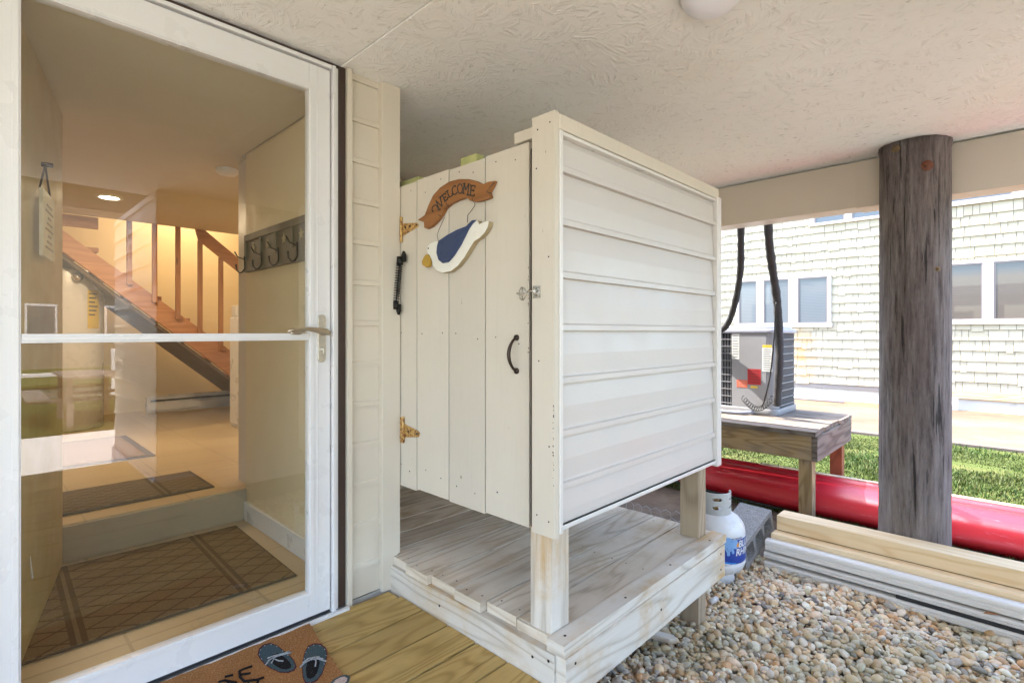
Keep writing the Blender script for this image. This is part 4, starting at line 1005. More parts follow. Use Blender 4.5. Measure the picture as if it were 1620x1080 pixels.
for (u, v, r_, rs) in ((1417, 235.5, .016, 1), (1467, 262, .022, 2), (1483, 425.5, .010, 1)):
    p, nn = onpile(u, v)
    part('bolt', M['bolt'] if rs == 1 else plain('rust_red', (0.16, 0.06, 0.035), .8, 0, .4), pl, lambda mb: (mb.disc(p - nn * .006, nn, r_ * 1.3, .009, 9), mb.disc(p, nn, r_ * .6, .012, 6)))

# ------------------------------------------------------------------ ceiling lamp of the porch
cl = thing('ceiling_lamp', 'white frosted dome lamp on the porch ceiling', 'ceiling lamp', (1.535, 0.655, CZ))
k = N('frosted_glass'); k.out((0.80, 0.78, 0.82), 0.35); M['frost'] = k.m
cl.location = onZ(1126, -12, CZ)
part('glass_dome', M['frost'], cl, lambda mb: mb.lathe([(0, -0.062), (0.04, -0.058), (0.07, -0.044), (0.087, -0.022), (0.09, -0.008)], (0, 0, 0), 40))
part('base_ring', M['door_white'], cl, lambda mb: mb.lathe([(0.0905, -0.012), (0.096, -0.010), (0.096, 0.0)], (0, 0, 0), 40))

# ------------------------------------------------------------------ lumber and channels on the gravel
def lying(name, label, mat, boxes, group=None, bevel=0.003, cat='board', rz=0, loc=(0, 0, 0)):
    mb = MB()
    for b in boxes: mb.box(*b, ax=1)
    o = mb.build(name, mat, None, bevel); tag(o, label, cat, group); return o
lying('timber_beam', 'long new pine timber lying highest and nearest the red canoe', M['new_wood'], [(3.322, 3.455, -2.4, 1.025, -0.10, -0.016)], 'lumber laid beside the gravel')
lying('timber_beam', 'flat knotty pine board lying just below the highest timber', M['new_wood'], [(3.238, 3.318, -2.4, 1.03, -0.140, -0.100)], 'lumber laid beside the gravel')
lying('timber_beam', 'rough brown timber half hidden beneath the pine boards', M['bench_wood'], [(3.33, 3.45, -2.4, 1.0, -0.285, -0.102)], 'lumber laid beside the gravel')
def channel(name, label, x, z, h, y0, y1, dpt=0.075):
    prof = [(dpt, h), (0.014, h), (0.006, h - .002), (0.001, h - .007), (0.0, h - .012), (0.0, h * .60), (0.005, h * .54), (0.005, h * .46), (0.0, h * .38), (0.0, .004), (0.003, .0), (dpt, 0.0)]
    mb = MB(); mb.prism([(x + a, z + b) for a, b in prof], lambda p, d: (p[0], d, p[1]), y0, y1)
    o = mb.build(name, M['trim_piece'], None, 0.0); tag(o, label, 'vinyl trim', 'white vinyl trim pieces on the gravel'); return o
channel('trim_channel', 'uppermost white vinyl trim piece beside the flat pine board', 3.182, -0.184, 0.058, -2.4, 1.045, 0.052)
channel('trim_channel', 'middle white vinyl trim piece in the stack on the gravel', 3.176, -0.226, 0.030, -2.4, 1.05, 0.12)
channel('trim_channel', 'lowest white vinyl trim piece lying on the gravel', 3.166, -0.282, 0.040, -2.4, 1.045, 0.14)
o = part('dark_channel', M['rubber'], None, lambda mb: (mb.box(3.170, 3.30, -2.4, 0.43, -0.2410, -0.2270))); tag(o, 'dark brown strip slid between the white trim pieces', 'trim')

# ------------------------------------------------------------------ concrete block
def cmu_mat():
    k = N('concrete_block'); g = k.obj(); n = k.noise(g, 120, 5, 0.8); v = k.vor(g, 230)
    col = k.ramp(n, [(0.3, (0.16, 0.155, 0.15)), (0.5, (0.33, 0.32, 0.31)), (0.7, (0.46, 0.45, 0.43))])
    return k.out(col, 0.95, k.bump(k.math('ADD', n, v), 0.004), None, 0.15)
M['cmu'] = cmu_mat()
def cmu():
    # 0.39 long (x), 0.19 wide (y), 0.145 high (z); three cells running through in y
    bm = bmesh.new(); L, Hh, D = 0.39, 0.145, 0.19
    mb = MB(); t = 0.026; xs = [0, t]; cw = (L - 4 * t) / 3
    V = []
    def ring(x0, x1, z0, z1, r_=0.018):
        P = []
        for cx, cz, a0 in ((x1 - r_, z1 - r_, 0), (x0 + r_, z1 - r_, 90), (x0 + r_, z0 + r_, 180), (x1 - r_, z0 + r_, 270)):
            for a in (0, 30, 60, 90): P.append((cx + r_ * math.cos(rad(a0 + a)), cz + r_ * math.sin(rad(a0 + a))))
        return P
    for i in range(3):
        x0 = t + i * (cw + t); x1 = x0 + cw; rg = ring(x0, x1, t, Hh - t)
        bx0 = 0 if i == 0 else x0 - t / 2; bx1 = L if i == 2 else x1 + t / 2
        outer = []
        for (px, pz) in rg:       # project to the bounding rectangle of this cell
            cx, cz = (x0 + x1) / 2, Hh / 2; dx, dz = px - cx, pz - cz
            hx = (bx1 - cx) if dx > 0 else (cx - bx0); s_ = min(hx / max(abs(dx), 1e-6), (Hh / 2) / max(abs(dz), 1e-6)); outer.append((cx + dx * s_, cz + dz * s_))
        n = len(rg)
        cor = [(bx1, Hh), (bx0, Hh), (bx0, 0), (bx1, 0)]
        for j in range(n):
            a, b = rg[j], rg[(j + 1) % n]; c, d_ = outer[j], outer[(j + 1) % n]
            extra = [q for q in cor if min(c[0], d_[0]) - 1e-6 <= q[0] <= max(c[0], d_[0]) + 1e-6 and min(c[1], d_[1]) - 1e-6 <= q[1] <= max(c[1], d_[1]) + 1e-6 and q != c and q != d_]
            for y, fl in ((0, False), (D, True)):
                poly = [a, c] + extra + [d_, b]; pts = [(p[0], y, p[1]) for p in poly]
                mb.face(pts[::-1] if not fl else pts)
            mb.face([(a[0], 0, a[1]), (b[0], 0, b[1]), (b[0], D, b[1]), (a[0], D, a[1])])
    for P in ([(0, 0, 0), (L, 0, 0), (L, D, 0), (0, D, 0)], [(0, 0, Hh), (0, D, Hh), (L, D, Hh), (L, 0, Hh)], [(0, 0, 0), (0, D, 0), (0, D, Hh), (0, 0, Hh)], [(L, 0, 0), (L, 0, Hh), (L, D, Hh), (L, D, 0)]): mb.face(P)
    o = mb.build('concrete_block', M['cmu'], None, 0.0, weld=True)
    tag(o, 'grey hollow concrete block tilted behind the propane tank with its three cells showing', 'concrete block')
    o.location = (3.05, 1.098, -0.272); o.rotation_euler = (0, rad(-19), rad(-5)); return o
cmu()

# ------------------------------------------------------------------ propane tank
M['tank'] = paint('tank_enamel', (0.70, 0.71, 0.72), 0.28, 0.02, 0.12, (0.3, 0.25, 0.2))
M['collar'] = paint('collar_grey', (0.46, 0.47, 0.46), 0.45, 0.04, 0.2)
M['lblue'] = plain('label_blue', (0.012, 0.05, 0.30), 0.35); M['lwhite'] = plain('label_white', (0.72, 0.72, 0.74), 0.35); M['lgrey'] = plain('label_grey', (0.26, 0.26, 0.29), 0.35)
M['lsky'] = plain('label_light_blue', (0.20, 0.38, 0.66), 0.35); M['orange'] = plain('flame_orange', (0.75, 0.30, 0.05), 0.4); M['lmid'] = plain('label_mid_blue', (0.03, 0.22, 0.60), .35)
TC = (2.86, 1.20); TR = 0.153; TG = -0.272
pt = thing('propane_tank', 'white propane tank with blue logo label standing on the gravel', 'propane tank', (TC[0], TC[1], TG))
ta = math.atan2(-TC[1], -TC[0])
def f(mb):
    prof = [(0, 0.035), (0.06, 0.036), (0.105, 0.045), (0.135, 0.062), (0.150, 0.088), (TR, 0.10), (TR + .0015, 0.104), (TR + .0015, 0.110), (TR, 0.114), (TR, 0.262), (0.150, 0.285), (0.140, 0.310), (0.122, 0.332), (0.095, 0.350), (0.06, 0.361), (0.0, 0.366)]
    mb.lathe(prof, (0, 0, 0), 64)
part('body', M['tank'], pt, f)
part('foot_ring', M['tank'], pt, lambda mb: [mb.lathe([(0.098, 0.045), (0.106, 0.0), (0.112, 0.0), (0.105, 0.045)], (0, 0, 0), 20, a0=ta + rad(a), a1=ta + rad(a + 95)) for a in (-150, -30, 90)])
def f(mb):
    # guard collar: a rolled plate with two hand holes facing the porch
    n = 96; a0 = ta - rad(118); a1 = ta + rad(118); H0, H1 = 0.325, 0.472; R = 0.082
    rows = 28; V = []; keep = []
    for i in range(rows + 1):
        z = H0 + (H1 - H0) * i / rows
        for j in range(n + 1): a = a0 + (a1 - a0) * j / n; V.append((R * math.cos(a), R * math.sin(a), z))
    F = []
    for i in range(rows):
        for j in range(n):
            a = (a0 + (a1 - a0) * (j + .5) / n) - ta; z = H0 + (H1 - H0) * (i + .5) / rows; arc = a * R
            hole = False
            for c in (-rad(58), rad(8), rad(74)):
                for zc, hz in ((0.392, 0.010), (0.438, 0.008)):
                    if ((arc - c * R) / 0.026) ** 2 + ((z - zc) / (hz)) ** 2 < 1: hole = True
            ed = min(abs(a - rad(118)), abs(a + rad(118))) * R
            if z > H1 - 0.02 and ed < 0.02 and (z - (H1 - .02)) ** 2 + (0.02 - ed) ** 2 > .0004: hole = True
            if z < 0.35 and (math.sin(a * 3.2 + .5) > -0.2): hole = True
            if not hole: F.append((i * (n + 1) + j, i * (n + 1) + j + 1, (i + 1) * (n + 1) + j + 1, (i + 1) * (n + 1) + j))
    mb.idx(V, F)
o = part('collar', M['collar'], pt, f); s_ = o.modifiers.new('solid', 'SOLIDIFY'); s_.thickness = .003
part('valve', M['rust'], pt, lambda mb: (mb.tube([(0, 0, .36), (0, 0, .42)], .018, 14), mb.tube([(0, 0, .40), (-.05, -.01, .40)], .014, 12), mb.tube([(0, 0, .42), (0, 0, .44)], .026, 12)))
L0, L1 = ta - rad(75), ta + rad(120)
def wave(a): return 0.150 - 0.030 * math.sin((a - ta) * 1.1 + .55)
def band(mb, r_, lo, hi, a0, a1, n=60, m=0):
    V = []; F = []
    for j in range(n + 1):
        a = a0 + (a1 - a0) * j / n
        for z in (lo(a) if callable(lo) else lo, hi(a) if callable(hi) else hi): V.append((r_ * math.cos(a), r_ * math.sin(a), z))
    for j in range(n): F.append((2 * j, 2 * j + 2, 2 * j + 3, 2 * j + 1))
    mb.idx(V, F, m, True, .4)
lb = part('label', [M['lwhite'], M['lblue'], M['lgrey'], M['lmid']], pt, lambda mb: (
    band(mb, TR + .0006, .118, .272 - .012, L0, L1, 60, 2), band(mb, TR + .0012, lambda a: wave(a) - .004, lambda a: .2615, L0, L1, 60, 0),
    band(mb, TR + .0018, lambda a: wave(a) + .004, lambda a: .250, L0, L1, 60, 1), band(mb, TR + .0022, lambda a: wave(a) + .0035, lambda a: wave(a) + .011 + .007 * math.sin((a - ta) * 1.5 + 2.2), L0, ta + rad(42), 40, 3)))
def ontank(u, v, dr=0.0025):
    r = ray(u, v); R = TR + dr; a = r.x ** 2 + r.y ** 2; b = -2 * (r.x * TC[0] + r.y * TC[1]); c = TC[0] ** 2 + TC[1] ** 2 - R * R
    dsc = max(b * b - 4 * a * c, 0); t = (-b - math.sqrt(dsc)) / 2 / a; return O + r * t - Vector(pt.location)
def strip_face(mb, P, dr, m):
    bm = bmesh.new(); bm.faces.new([bm.verts.new((a, b, 0)) for a, b in P])
    x = min(p[0] for p in P) + 8
    while x < max(p[0] for p in P):
        bmesh.ops.bisect_plane(bm, geom=bm.verts[:] + bm.edges[:] + bm.faces[:], plane_co=(x, 0, 0), plane_no=(1, 0, 0)); x += 10
    bm.verts.index_update(); mb.idx([ontank(1100 + v.co.x / 6, 757 + v.co.y / 6, dr) for v in bm.verts], [tuple(v.index for v in f_.verts)[::-1] for f_ in bm.faces], m, False, .2); bm.free()
def f(mb):
    P = [(268, 600), (278, 575), (300, 562), (325, 560), (345, 572), (362, 585), (378, 575), (388, 588), (392, 575), (402, 592), (412, 615), (418, 645), (400, 652), (392, 668), (375, 662), (362, 668), (372, 690), (368, 712), (352, 712), (345, 690), (330, 690), (330, 720), (326, 732), (303, 732), (300, 705), (288, 680), (272, 650), (262, 630)]
    strip_face(mb, P, .0025, 0)
    P = [(396, 650), (392, 628), (402, 612), (408, 598), (414, 622), (412, 645)]
    strip_face(mb, P, .0032, 1)
    for s_ in ([(345, 580), (338, 596), (352, 606), (360, 592)], [(352, 650), (340, 668), (345, 690)], [(300, 655), (312, 680), (326, 690)]):
        mb.tube([ontank(1100 + a / 6, 757 + b / 6, .003) for a, b in s_], .0006, 5, 2)
part('rhino_emblem', [M['lsky'], M['orange'], M['lblue']], lb, f)
def text_mesh(txt, size, shear=0.0, bold=0.0, align='LEFT'):
    cu = bpy.data.curves.new('txt', 'FONT'); cu.body = txt; cu.size = size; cu.shear = shear; cu.offset = bold; cu.extrude = 0; cu.align_x = align; cu.resolution_u = 3
    ob = bpy.data.objects.new('txt', cu); C.objects.link(ob); dg = bpy.context.evaluated_depsgraph_get(); dg.update()
    me = bpy.data.meshes.new_from_object(ob.evaluated_get(dg)); bpy.data.objects.remove(ob); V = [v.co[:] for v in me.vertices]; F = [tuple(p.vertices) for p in me.polygons]
    bpy.data.meshes.remove(me); return V, F
def wrap(mb, txt, size, a0, z, r_, shear=0, bold=0, m=0, sx=1.0):
    V, F = text_mesh(txt, size, shear, bold)
    mb.idx([(r_ * math.cos(a0 + x * sx / r_), r_ * math.sin(a0 + x * sx / r_), z + y) for x, y, _ in V], F, m, False, .2)
M['navy'] = plain('navy_ink', (0.015, 0.025, 0.12), 0.5)
def f(mb, m=0):
    wrap(mb, 'BLUE', .050, ta + rad(47), .209, TR + .0032, .15, .0012, 0, 1.0)
    wrap(mb, 'RHINO', .050, ta + rad(40), .168, TR + .0032, .15, .0012, 0, 1.0)
part('lettering', M['lwhite'], lb, f)
def f(mb):
    wrap(mb, 'HOME DELIVERY', .0115, ta + rad(22), .2525, TR + .0024, 0, .0003, 0, 1.2)
    wrap(mb, 'NET WEIGHT 15 LBS', .008, ta + rad(28), .1235, TR + .0016, 0, .0002, 0, 1.2)
part('small_print', M['navy'], lb, f)

# ------------------------------------------------------------------ canoe
def canoe_mat():
    k = N('red_canoe'); g = k.geo(); n = k.noise(k.mapv(g, scale=(3, 1, 3)), 2.0, 6, 0.7); sc = k.noise(k.mapv(g, scale=(60, 7, 40)), 1.0, 5, 0.75)
    col = k.mix(n, (0.54, 0.012, 0.022), (0.62, 0.022, 0.038)); col = k.mix(k.maprange(sc, 0.60, 0.72, 0, 0.5), col, (0.62, 0.25, 0.27))
    k.b.inputs['Coat Weight'].default_value = 0.35; k.b.inputs['Coat Roughness'].default_value = 0.3
    return k.out(col, k.maprange(n, 0.3, 0.7, 0.28, 0.42), k.bump(sc, 0.0008), None, 0.5)
M['canoe'] = canoe_mat()
cn = thing('canoe', 'long red canoe lying upside down on the ground behind the piling', 'canoe', (4.60, 0.35, -0.29))
def f(mb):
    sec = [(-.275, .0), (-.285, .035), (-.315, .055), (-.32, .08), (-.305, .12), (-.285, .165), (-.25, .205), (-.20, .237), (-.13, .260), (-.075, .270), (-.06, .262), (-.05, .262), (-.04, .282), (0, .292), (.04, .282), (.05, .262), (.075, .270), (.13, .260), (.20, .237), (.25, .205), (.285, .165), (.305, .12), (.32, .08), (.315, .055), (.285, .035), (.275, 0)]
    n = 60; Ln = 4.7; V = []; F = []; k_ = len(sec)
    for i in range(n + 1):
        t = -1 + 2 * i / n; wdt = max(0.02, (1 - abs(t) ** 3.2)); hh = 1 - 0.10 * abs(t) ** 4 if abs(t) < .97 else .9 * (1 - (abs(t) - .97) / .03 * .5)
        for x, z in sec: V.append((x * wdt, t * Ln / 2, z * hh * .88))
    for i in range(n):
        for j in range(k_ - 1): F.append((i * k_ + j, i * k_ + j + 1, (i + 1) * k_ + j + 1, (i + 1) * k_ + j))
    mb.idx(V, F)
o = part('hull', M['canoe'], cn, f); s_ = o.modifiers.new('solid', 'SOLIDIFY'); s_.thickness = .006; s_.offset = 0
part('keel_strip', paint('keel_cream', (0.62, 0.50, 0.36), .5, .05, .2), cn, lambda mb: mb.box(-.022, .022, -1.2, 1.2, .2545, .263), .002)
part('gunwale', M['rubber'], cn, lambda mb: mb.tube([(-.31 * max(.05, 1 - abs(t) ** 3.2), t * 2.33, .005) for t in [-1 + i / 20 for i in range(41)]], .012, 8))

# ------------------------------------------------------------------ stand with the air conditioner
bt = thing('equipment_stand', 'weathered wooden stand carrying the air conditioner over the canoe', 'stand', (4.6, 1.7, -0.29))
def f(mb):
    x = 4.105
    for i in range(8):
        mb.box(x, x + 0.132, 1.012 + random.uniform(-.012, .012), 2.75, 0.333, 0.37 + random.uniform(-.002, .002), 1); x += 0.139
W(part('planks', M['bench_top'], bt, f, 0.004), bt)
W(part('front_apron', M['bench_wood'], bt, lambda mb: mb.box(4.13, 4.168, 1.045, 2.74, 0.16, 0.332), 0.003), bt)
W(part('rear_apron', M['bench_wood'], bt, lambda mb: mb.box(5.14, 5.178, 1.045, 2.74, 0.16, 0.332), 0.003), bt)
W(part('end_apron', M['bench_top'], bt, lambda mb: (mb.box(4.13, 5.178, 1.006, 1.044, 0.245, 0.331), mb.box(4.132, 5.176, 1.007, 1.044, 0.155, 0.243)), 0.003), bt)
for x0, m_ in ((4.17, 'bench_wood'), (5.05, 'red_wood')):
    W(part('leg', M[m_], bt, lambda mb: mb.box(x0, x0 + .089, 1.05, 1.139, -0.29, 0.331, 2), 0.003), bt)
    W(part('leg', M[m_], bt, lambda mb: mb.box(x0, x0 + .089, 2.60, 2.689, -0.29, 0.331, 2), 0.003), bt)
M['ac'] = paint('grey_sheet_metal', (0.25, 0.25, 0.26), 0.4, 0.03, 0.08)
M['ac_dark'] = plain('dark_fin', (0.05, 0.055, 0.065), 0.6, 0.3); M['ac_top'] = paint('bluegrey_lid', (0.36, 0.37, 0.43), .4, .03, .08)
ac = thing('air_conditioner', 'grey outdoor air conditioner unit with red and white stickers on the wooden stand', 'air conditioner', (4.9, 1.74, 0.372))
AX0, AX1, AY0, AY1, AZ0, AZ1 = 4.62, 5.20, 1.43, 2.03, 0.395, 1.09
def rr_poly(x0, x1, y0, y1, r_, n=6):
    P = []
    for cx, cy_, a0 in ((x1 - r_, y1 - r_, 0), (x0 + r_, y1 - r_, 90), (x0 + r_, y0 + r_, 180), (x1 - r_, y0 + r_, 270)):
        for i in range(n + 1): a = rad(a0 + 90 * i / n); P.append((cx + r_ * math.cos(a), cy_ + r_ * math.sin(a)))
    return P
fz = lambda p, d: (p[0], p[1], d)
W(part('coil', M['ac_dark'], ac, lambda mb: mb.prism(rr_poly(AX0 + .012, AX1 - .012, AY0 + .012, AY1 - .012, .07), fz, AZ0, AZ1 - .02, smooth=True)), ac)
W(part('base_pan', M['ac'], ac, lambda mb: mb.prism(rr_poly(AX0 - .006, AX1 + .006, AY0 - .006, AY1 + .006, .08), fz, AZ0 - .023, AZ0 + .03, smooth=True), .004), ac)
def f(mb): mb.prism(rr_poly(AX0 - .01, AX1 + .01, AY0 - .01, AY1 + .01, .085), fz, AZ1 - .03, AZ1 + .004, smooth=True); mb.prism(rr_poly(AX0 + .02, AX1 - .02, AY0 + .02, AY1 - .02, .085), fz, AZ1 + .0045, AZ1 + .03, smooth=True)
W(part('lid', M['ac_top'], ac, f, .005), ac)
def f(mb):        # service panel wrapping the near corner
    P = rr_poly(AX0, AX1, AY0, AY1, .08)
    mb.box(AX0 - .004, AX0 + .01, AY0 + .075, AY0 + .36, AZ0 + .031, AZ1 - .031)
    A = [(AX0 + .08 - .082 * math.sin(a), AY0 + .08 - .082 * math.cos(a)) for a in [rad(90 * i / 8) for i in range(9)]]
    mb.prism(A + [(a + (AX0 + .1 - a) * .15, b + (AY0 + .1 - b) * .15) for a, b in A[::-1]], fz, AZ0 + .031, AZ1 - .031, smooth=False)
W(part('service_panel', M['ac'], ac, f, .002), ac)
def gr_(mb, side):
    for z in [AZ0 + .05 + i * .062 for i in range(10)]:
        if side: mb.box(AX0 + .085, AX1 - .06, AY0 - .002, AY0 + .006, z, z + .006)
        else: mb.box(AX0 - .002, AX0 + .006, AY0 + .365, AY1 - .06, z, z + .006)
    if side:
        for i in range(14): x = AX0 + .1 + i * .03; mb.box(x, x + .003, AY0 + .002, AY0 + .008, AZ0 + .03, AZ1 - .03)
    else:
        for i in range(9): y = AY0 + .37 + i * .025; mb.box(AX0 + .002, AX0 + .008, y, y + .003, AZ0 + .03, AZ1 - .03)
W(part('grille', M['ac'], ac, lambda mb: gr_(mb, 0)), ac); W(part('grille', M['ac'], ac, lambda mb: gr_(mb, 1)), ac)
M['red'] = plain('red_sticker', (0.34, 0.02, 0.025), .5); M['orng'] = plain('coral_sticker', (0.62, 0.14, 0.08), .5); M['paper'] = plain('white_sticker', (0.62, 0.62, 0.60), .5)
def stk(name, mat, y0, y1, z0, z1, lines, lm=1):
    def f(mb):
        mb.box(AX0 - .0055, AX0 - .0042, y0, y1, z0, z1)
        for i in range(lines):
            z = z1 - (z1 - z0) * (i + .8) / (lines + .6); e = (y1 - y0) * (.12 + .1 * (i % 3 == 2))
            mb.box(AX0 - .0062, AX0 - .0056, y0 + e, y1 - (y1 - y0) * .12, z, z + (z1 - z0) * .018, m=1)
    W(part(name, [mat, M['ink'] if lm else M['paper']], ac, f), ac)
def yz(u, v): p = onX(u, v, AX0); return p.y, p.z
def stk_px(name, mat, u0, v0, u1, v1, lines, lm=1):
    a, b = yz(u0, v0), yz(u1, v1); stk(name, mat, b[0], a[0], b[1], a[1], lines, lm)
stk_px('sticker', M['paper'], 1158, 528, 1170, 568, 9); stk_px('sticker', M['paper'], 1206, 550, 1222, 588, 10)
stk_px('sticker', M['yellow'], 1206.5, 545.5, 1221.5, 549.7, 1); stk_px('sticker', M['red'], 1183, 583, 1204, 609, 5); stk_px('sticker', M['orng'], 1166, 600, 1182.5, 613, 3, 0)
stk_px('sticker', M['yellow'], 1188, 610, 1199, 614, 1)
# insulated lines, wiring whip and flexible conduit
def hose(name, label, pts, r_, mat, cat='hose', group=None, n=10):
    P = [Vector(p) for p in pts]; Q = []
    for i in range(len(P) - 1):                     # Catmull-Rom
        p0, p1, p2, p3 = P[max(i - 1, 0)], P[i], P[i + 1], P[min(i + 2, len(P) - 1)]
        for j in range(8):
            t = j / 8; Q.append(0.5 * ((2 * p1) + (-p0 + p2) * t + (2 * p0 - 5 * p1 + 4 * p2 - p3) * t * t + (-p0 + 3 * p1 - 3 * p2 + p3) * t ** 3))
    Q.append(P[-1]); mb = MB(); RR = [r_ * (1 + .06 * math.sin(i * 1.7) + .04 * math.sin(i * .6)) for i in range(len(Q))]
    mb.tube(Q, RR, n); o = mb.build(name, mat); tag(o, label, cat, group); return o
M['foam'] = plain('black_pipe_insulation', (0.045, 0.043, 0.045), 0.85, 0, .4, 40, bump=.003)
oX = lambda u, v, x: tuple(onX(u, v, x))
hose('refrigerant_hose', 'black insulated line curving left from the beam to the air conditioner', [oX(1172, 345, 4.0), oX(1172, 385, 4.15), oX(1171, 430, 4.3), oX(1163, 478, 4.42), oX(1151, 512, 4.5), oX(1135, 524, 4.55), oX(1105, 528, 4.6)], .026, M['foam'], group='black hoses from beam to air conditioner')
hose('refrigerant_hose', 'black insulated line dropping straight from the beam in front of the air conditioner', [oX(1214.5, 340, 4.0), oX(1217, 385, 4.12), oX(1222, 425, 4.25), oX(1228, 465, 4.35), oX(1231, 500, 4.4), oX(1233, 560, 4.45), oX(1231, 610, 4.5), oX(1229, 640, 4.55)], .030, M['foam'], group='black hoses from beam to air conditioner')
hose('power_cable', 'thin black cable strapped along the insulated line', [oX(1228, 478, 4.33), oX(1225, 530, 4.36), oX(1219, 590, 4.42), oX(1210, 630, 4.5), oX(1206, 642, 4.58)], .006, M['rubber'], 'cable')
pts = []
for i in range(120):
    t = i / 119; u = 1176 + 46 * t; v = 622 + 24 * math.sin(math.pi * (t * .8 + .1)) ; a = i * .75; p = onX(u, v, 4.58); pts.append(p + Vector((.01 * math.cos(a), .018 * math.sin(a), .02 * math.cos(a))))
o = part('coiled_wire', M['rubber'], None, lambda mb: mb.tube(pts, .0035, 6)); tag(o, 'coiled black wire hanging below the stickers of the air conditioner', 'wire')
hose('flexible_conduit', 'grey corrugated conduit lying on the wooden stand', [(4.52, 2.5, .39), (4.50, 2.1, .39), (4.50, 1.85, .388), (4.53, 1.68, .388), (4.60, 1.60, .392)], .017, plain('conduit_grey', (0.22, 0.24, 0.30), .5), 'conduit')

# ------------------------------------------------------------------ small debris by the platform
sa_, sb_ = onZ(985, 990, -.250), onZ(1072, 1012, -.250); sm_ = (sa_ + sb_) / 2; dv = sb_ - sa_
o = part('wooden_stake', M['grey_wood'], None, lambda mb: mb.prism([(-dv.length / 2, -.018), (dv.length / 2 - .03, -.018), (dv.length / 2, .004), (dv.length / 2 - .02, .018), (-dv.length / 2, .018)], lambda p, d: (p[0], p[1], d), -.012, .012), .004)
tag(o, 'short weathered wooden stake lying on the pebbles by the platform', 'stake'); o.location = sm_; o.rotation_euler = (rad(6), rad(2), math.atan2(dv.y, dv.x))
lf = onX(1568, 971, 3.165)
o = part('dry_leaf', plain('dry_leaf_brown', (0.42, 0.20, 0.09), .7, 0, .3), None, lambda mb: mb.idx([(-.03, 0, 0), (-.012, .011, .006), (.012, .012, .004), (.034, 0, .002), (.010, -.012, .008), (-.014, -.010, .007), (0, 0, -.001)], [(0, 6, 1), (1, 6, 2), (2, 6, 3), (3, 6, 4), (4, 6, 5), (5, 6, 0)]))
tag(o, 'small dry brown leaf resting on the white vinyl trim', 'leaf'); o.location = lf; o.rotation_euler = (0, 0, rad(-60)); s_ = o.modifiers.new('solid', 'SOLIDIFY'); s_.thickness = .0008
p = onZ(1124, 952, -.262)
o = part('pipe_stub', M['vinyl_white'], None, lambda mb: mb.tube([(0, 0, 0), (.05, -.01, .004)], .013, 12)); tag(o, 'short white pipe stub on the pebbles beneath the propane tank', 'pipe'); o.location = p
# wire mesh and rocks behind the stall
def f(mb):
    x = 2.62; y = 1.25
    import itertools
    for r_ in range(9):
        for c_ in range(30):
            cy_ = 1.25 + c_ * .052 + (r_ % 2) * .026; cz = -.27 + r_ * .045
            pts6 = [(cy_ + .026 * math.cos(rad(30 + 60 * k_)), cz + .029 * math.sin(rad(30 + 60 * k_))) for k_ in (0, 1, 2, 3)]
            mb.tube([(x + .05 * math.sin(q[0] * 7 + q[1] * 5), q[0], q[1]) for q in pts6], .0013, 4, cap=False)
o = part('wire_mesh', M['alu'], None, f); tag(o, 'grey chicken wire standing behind the shower platform', 'wire mesh')
for (u, v, s_, cc) in ((1066, 790, .05, (0.42, 0.25, 0.10)), (1052, 775, .05, (0.2, 0.16, 0.13)), (1048, 800, .055, (0.3, 0.28, 0.25)), (1030, 800, .06, (0.22, 0.2, 0.19)), (1012, 812, .05, (0.3, 0.28, 0.25))):
    p = onX(u, v, 2.78)
    def f(mb):
        bm = bmesh.new(); bmesh.ops.create_icosphere(bm, subdivisions=3, radius=1)
        vv = [(q.co.x * s_ * (1 + .2 * math.sin(q.co.y * 3 + u)), q.co.y * s_ * 1.3 * (1 + .15 * math.sin(q.co.z * 4)), q.co.z * s_ * .9 * (1 + .2 * math.sin(q.co.x * 4 + v))) for q in bm.verts]; ff = [tuple(x.index for x in q.verts) for q in bm.faces]; bm.free(); mb.idx(vv, ff)
    o = part('rock', paint('rock_%d' % u, cc, .85, .3, .5, bump=.004), None, f)
    tag(o, {1066: 'orange brown rock behind the wire mesh', 1052: 'dark rock uppermost behind the wire mesh', 1048: 'grey rock right beside the orange brown rock', 1030: 'dark grey rock in the middle of the mesh', 1012: 'pale grey rock farthest left behind the mesh'}[u], 'rock', 'rocks behind the wire mesh'); o.location = p; o.location.z = -.30 + s_ * .8 + (.12 if v < 795 else 0.0)
o = part('iron_stake', M['rust'], None, lambda mb: mb.box(2.60, 2.612, 1.17, 1.185, -.29, .46, 2)); tag(o, 'thin rusty iron stake standing behind the platform post', 'stake')

# ------------------------------------------------------------------ neighbour house
nh = thing('neighbour_house', 'cream shingled neighbour house across the driveway', 'house', (11.9, 2, -0.27))
def shingle_mat():
    k = N('cream_shingles'); g = k.geo(); rn = k.attr('rnd')
    fib = k.noise(k.mapv(g, scale=(40, 60, 3)), 1.0, 4, 0.7)
    col = k.mix(rn, (0.345, 0.305, 0.22), (0.41, 0.37, 0.28)); col = k.mix(k.maprange(fib, 0.5, 0.75, 0, 0.25), col, (0.28, 0.255, 0.20))
    p = k.n('ShaderNodeVectorMath', operation='DISTANCE'); k.l(k.mapv(g, scale=(1, 1, 0.35)), p.inputs[0]); p.inputs[1].default_value = (11.9, 3.16, 0.55 * .35)
    sp = k.math('MULTIPLY', k.maprange(p.outputs['Value'], 0.0, 0.32, 1, 0), k.maprange(k.noise(g, 5, 5), 0.35, 0.6))
    col = k.mix(k.math('MULTIPLY', sp, .8), col, (0.55, 0.30, 0.09))
    return k.out(col, 0.7, k.bump(fib, 0.004), None, 0.25)
M['shingle'] = shingle_mat()
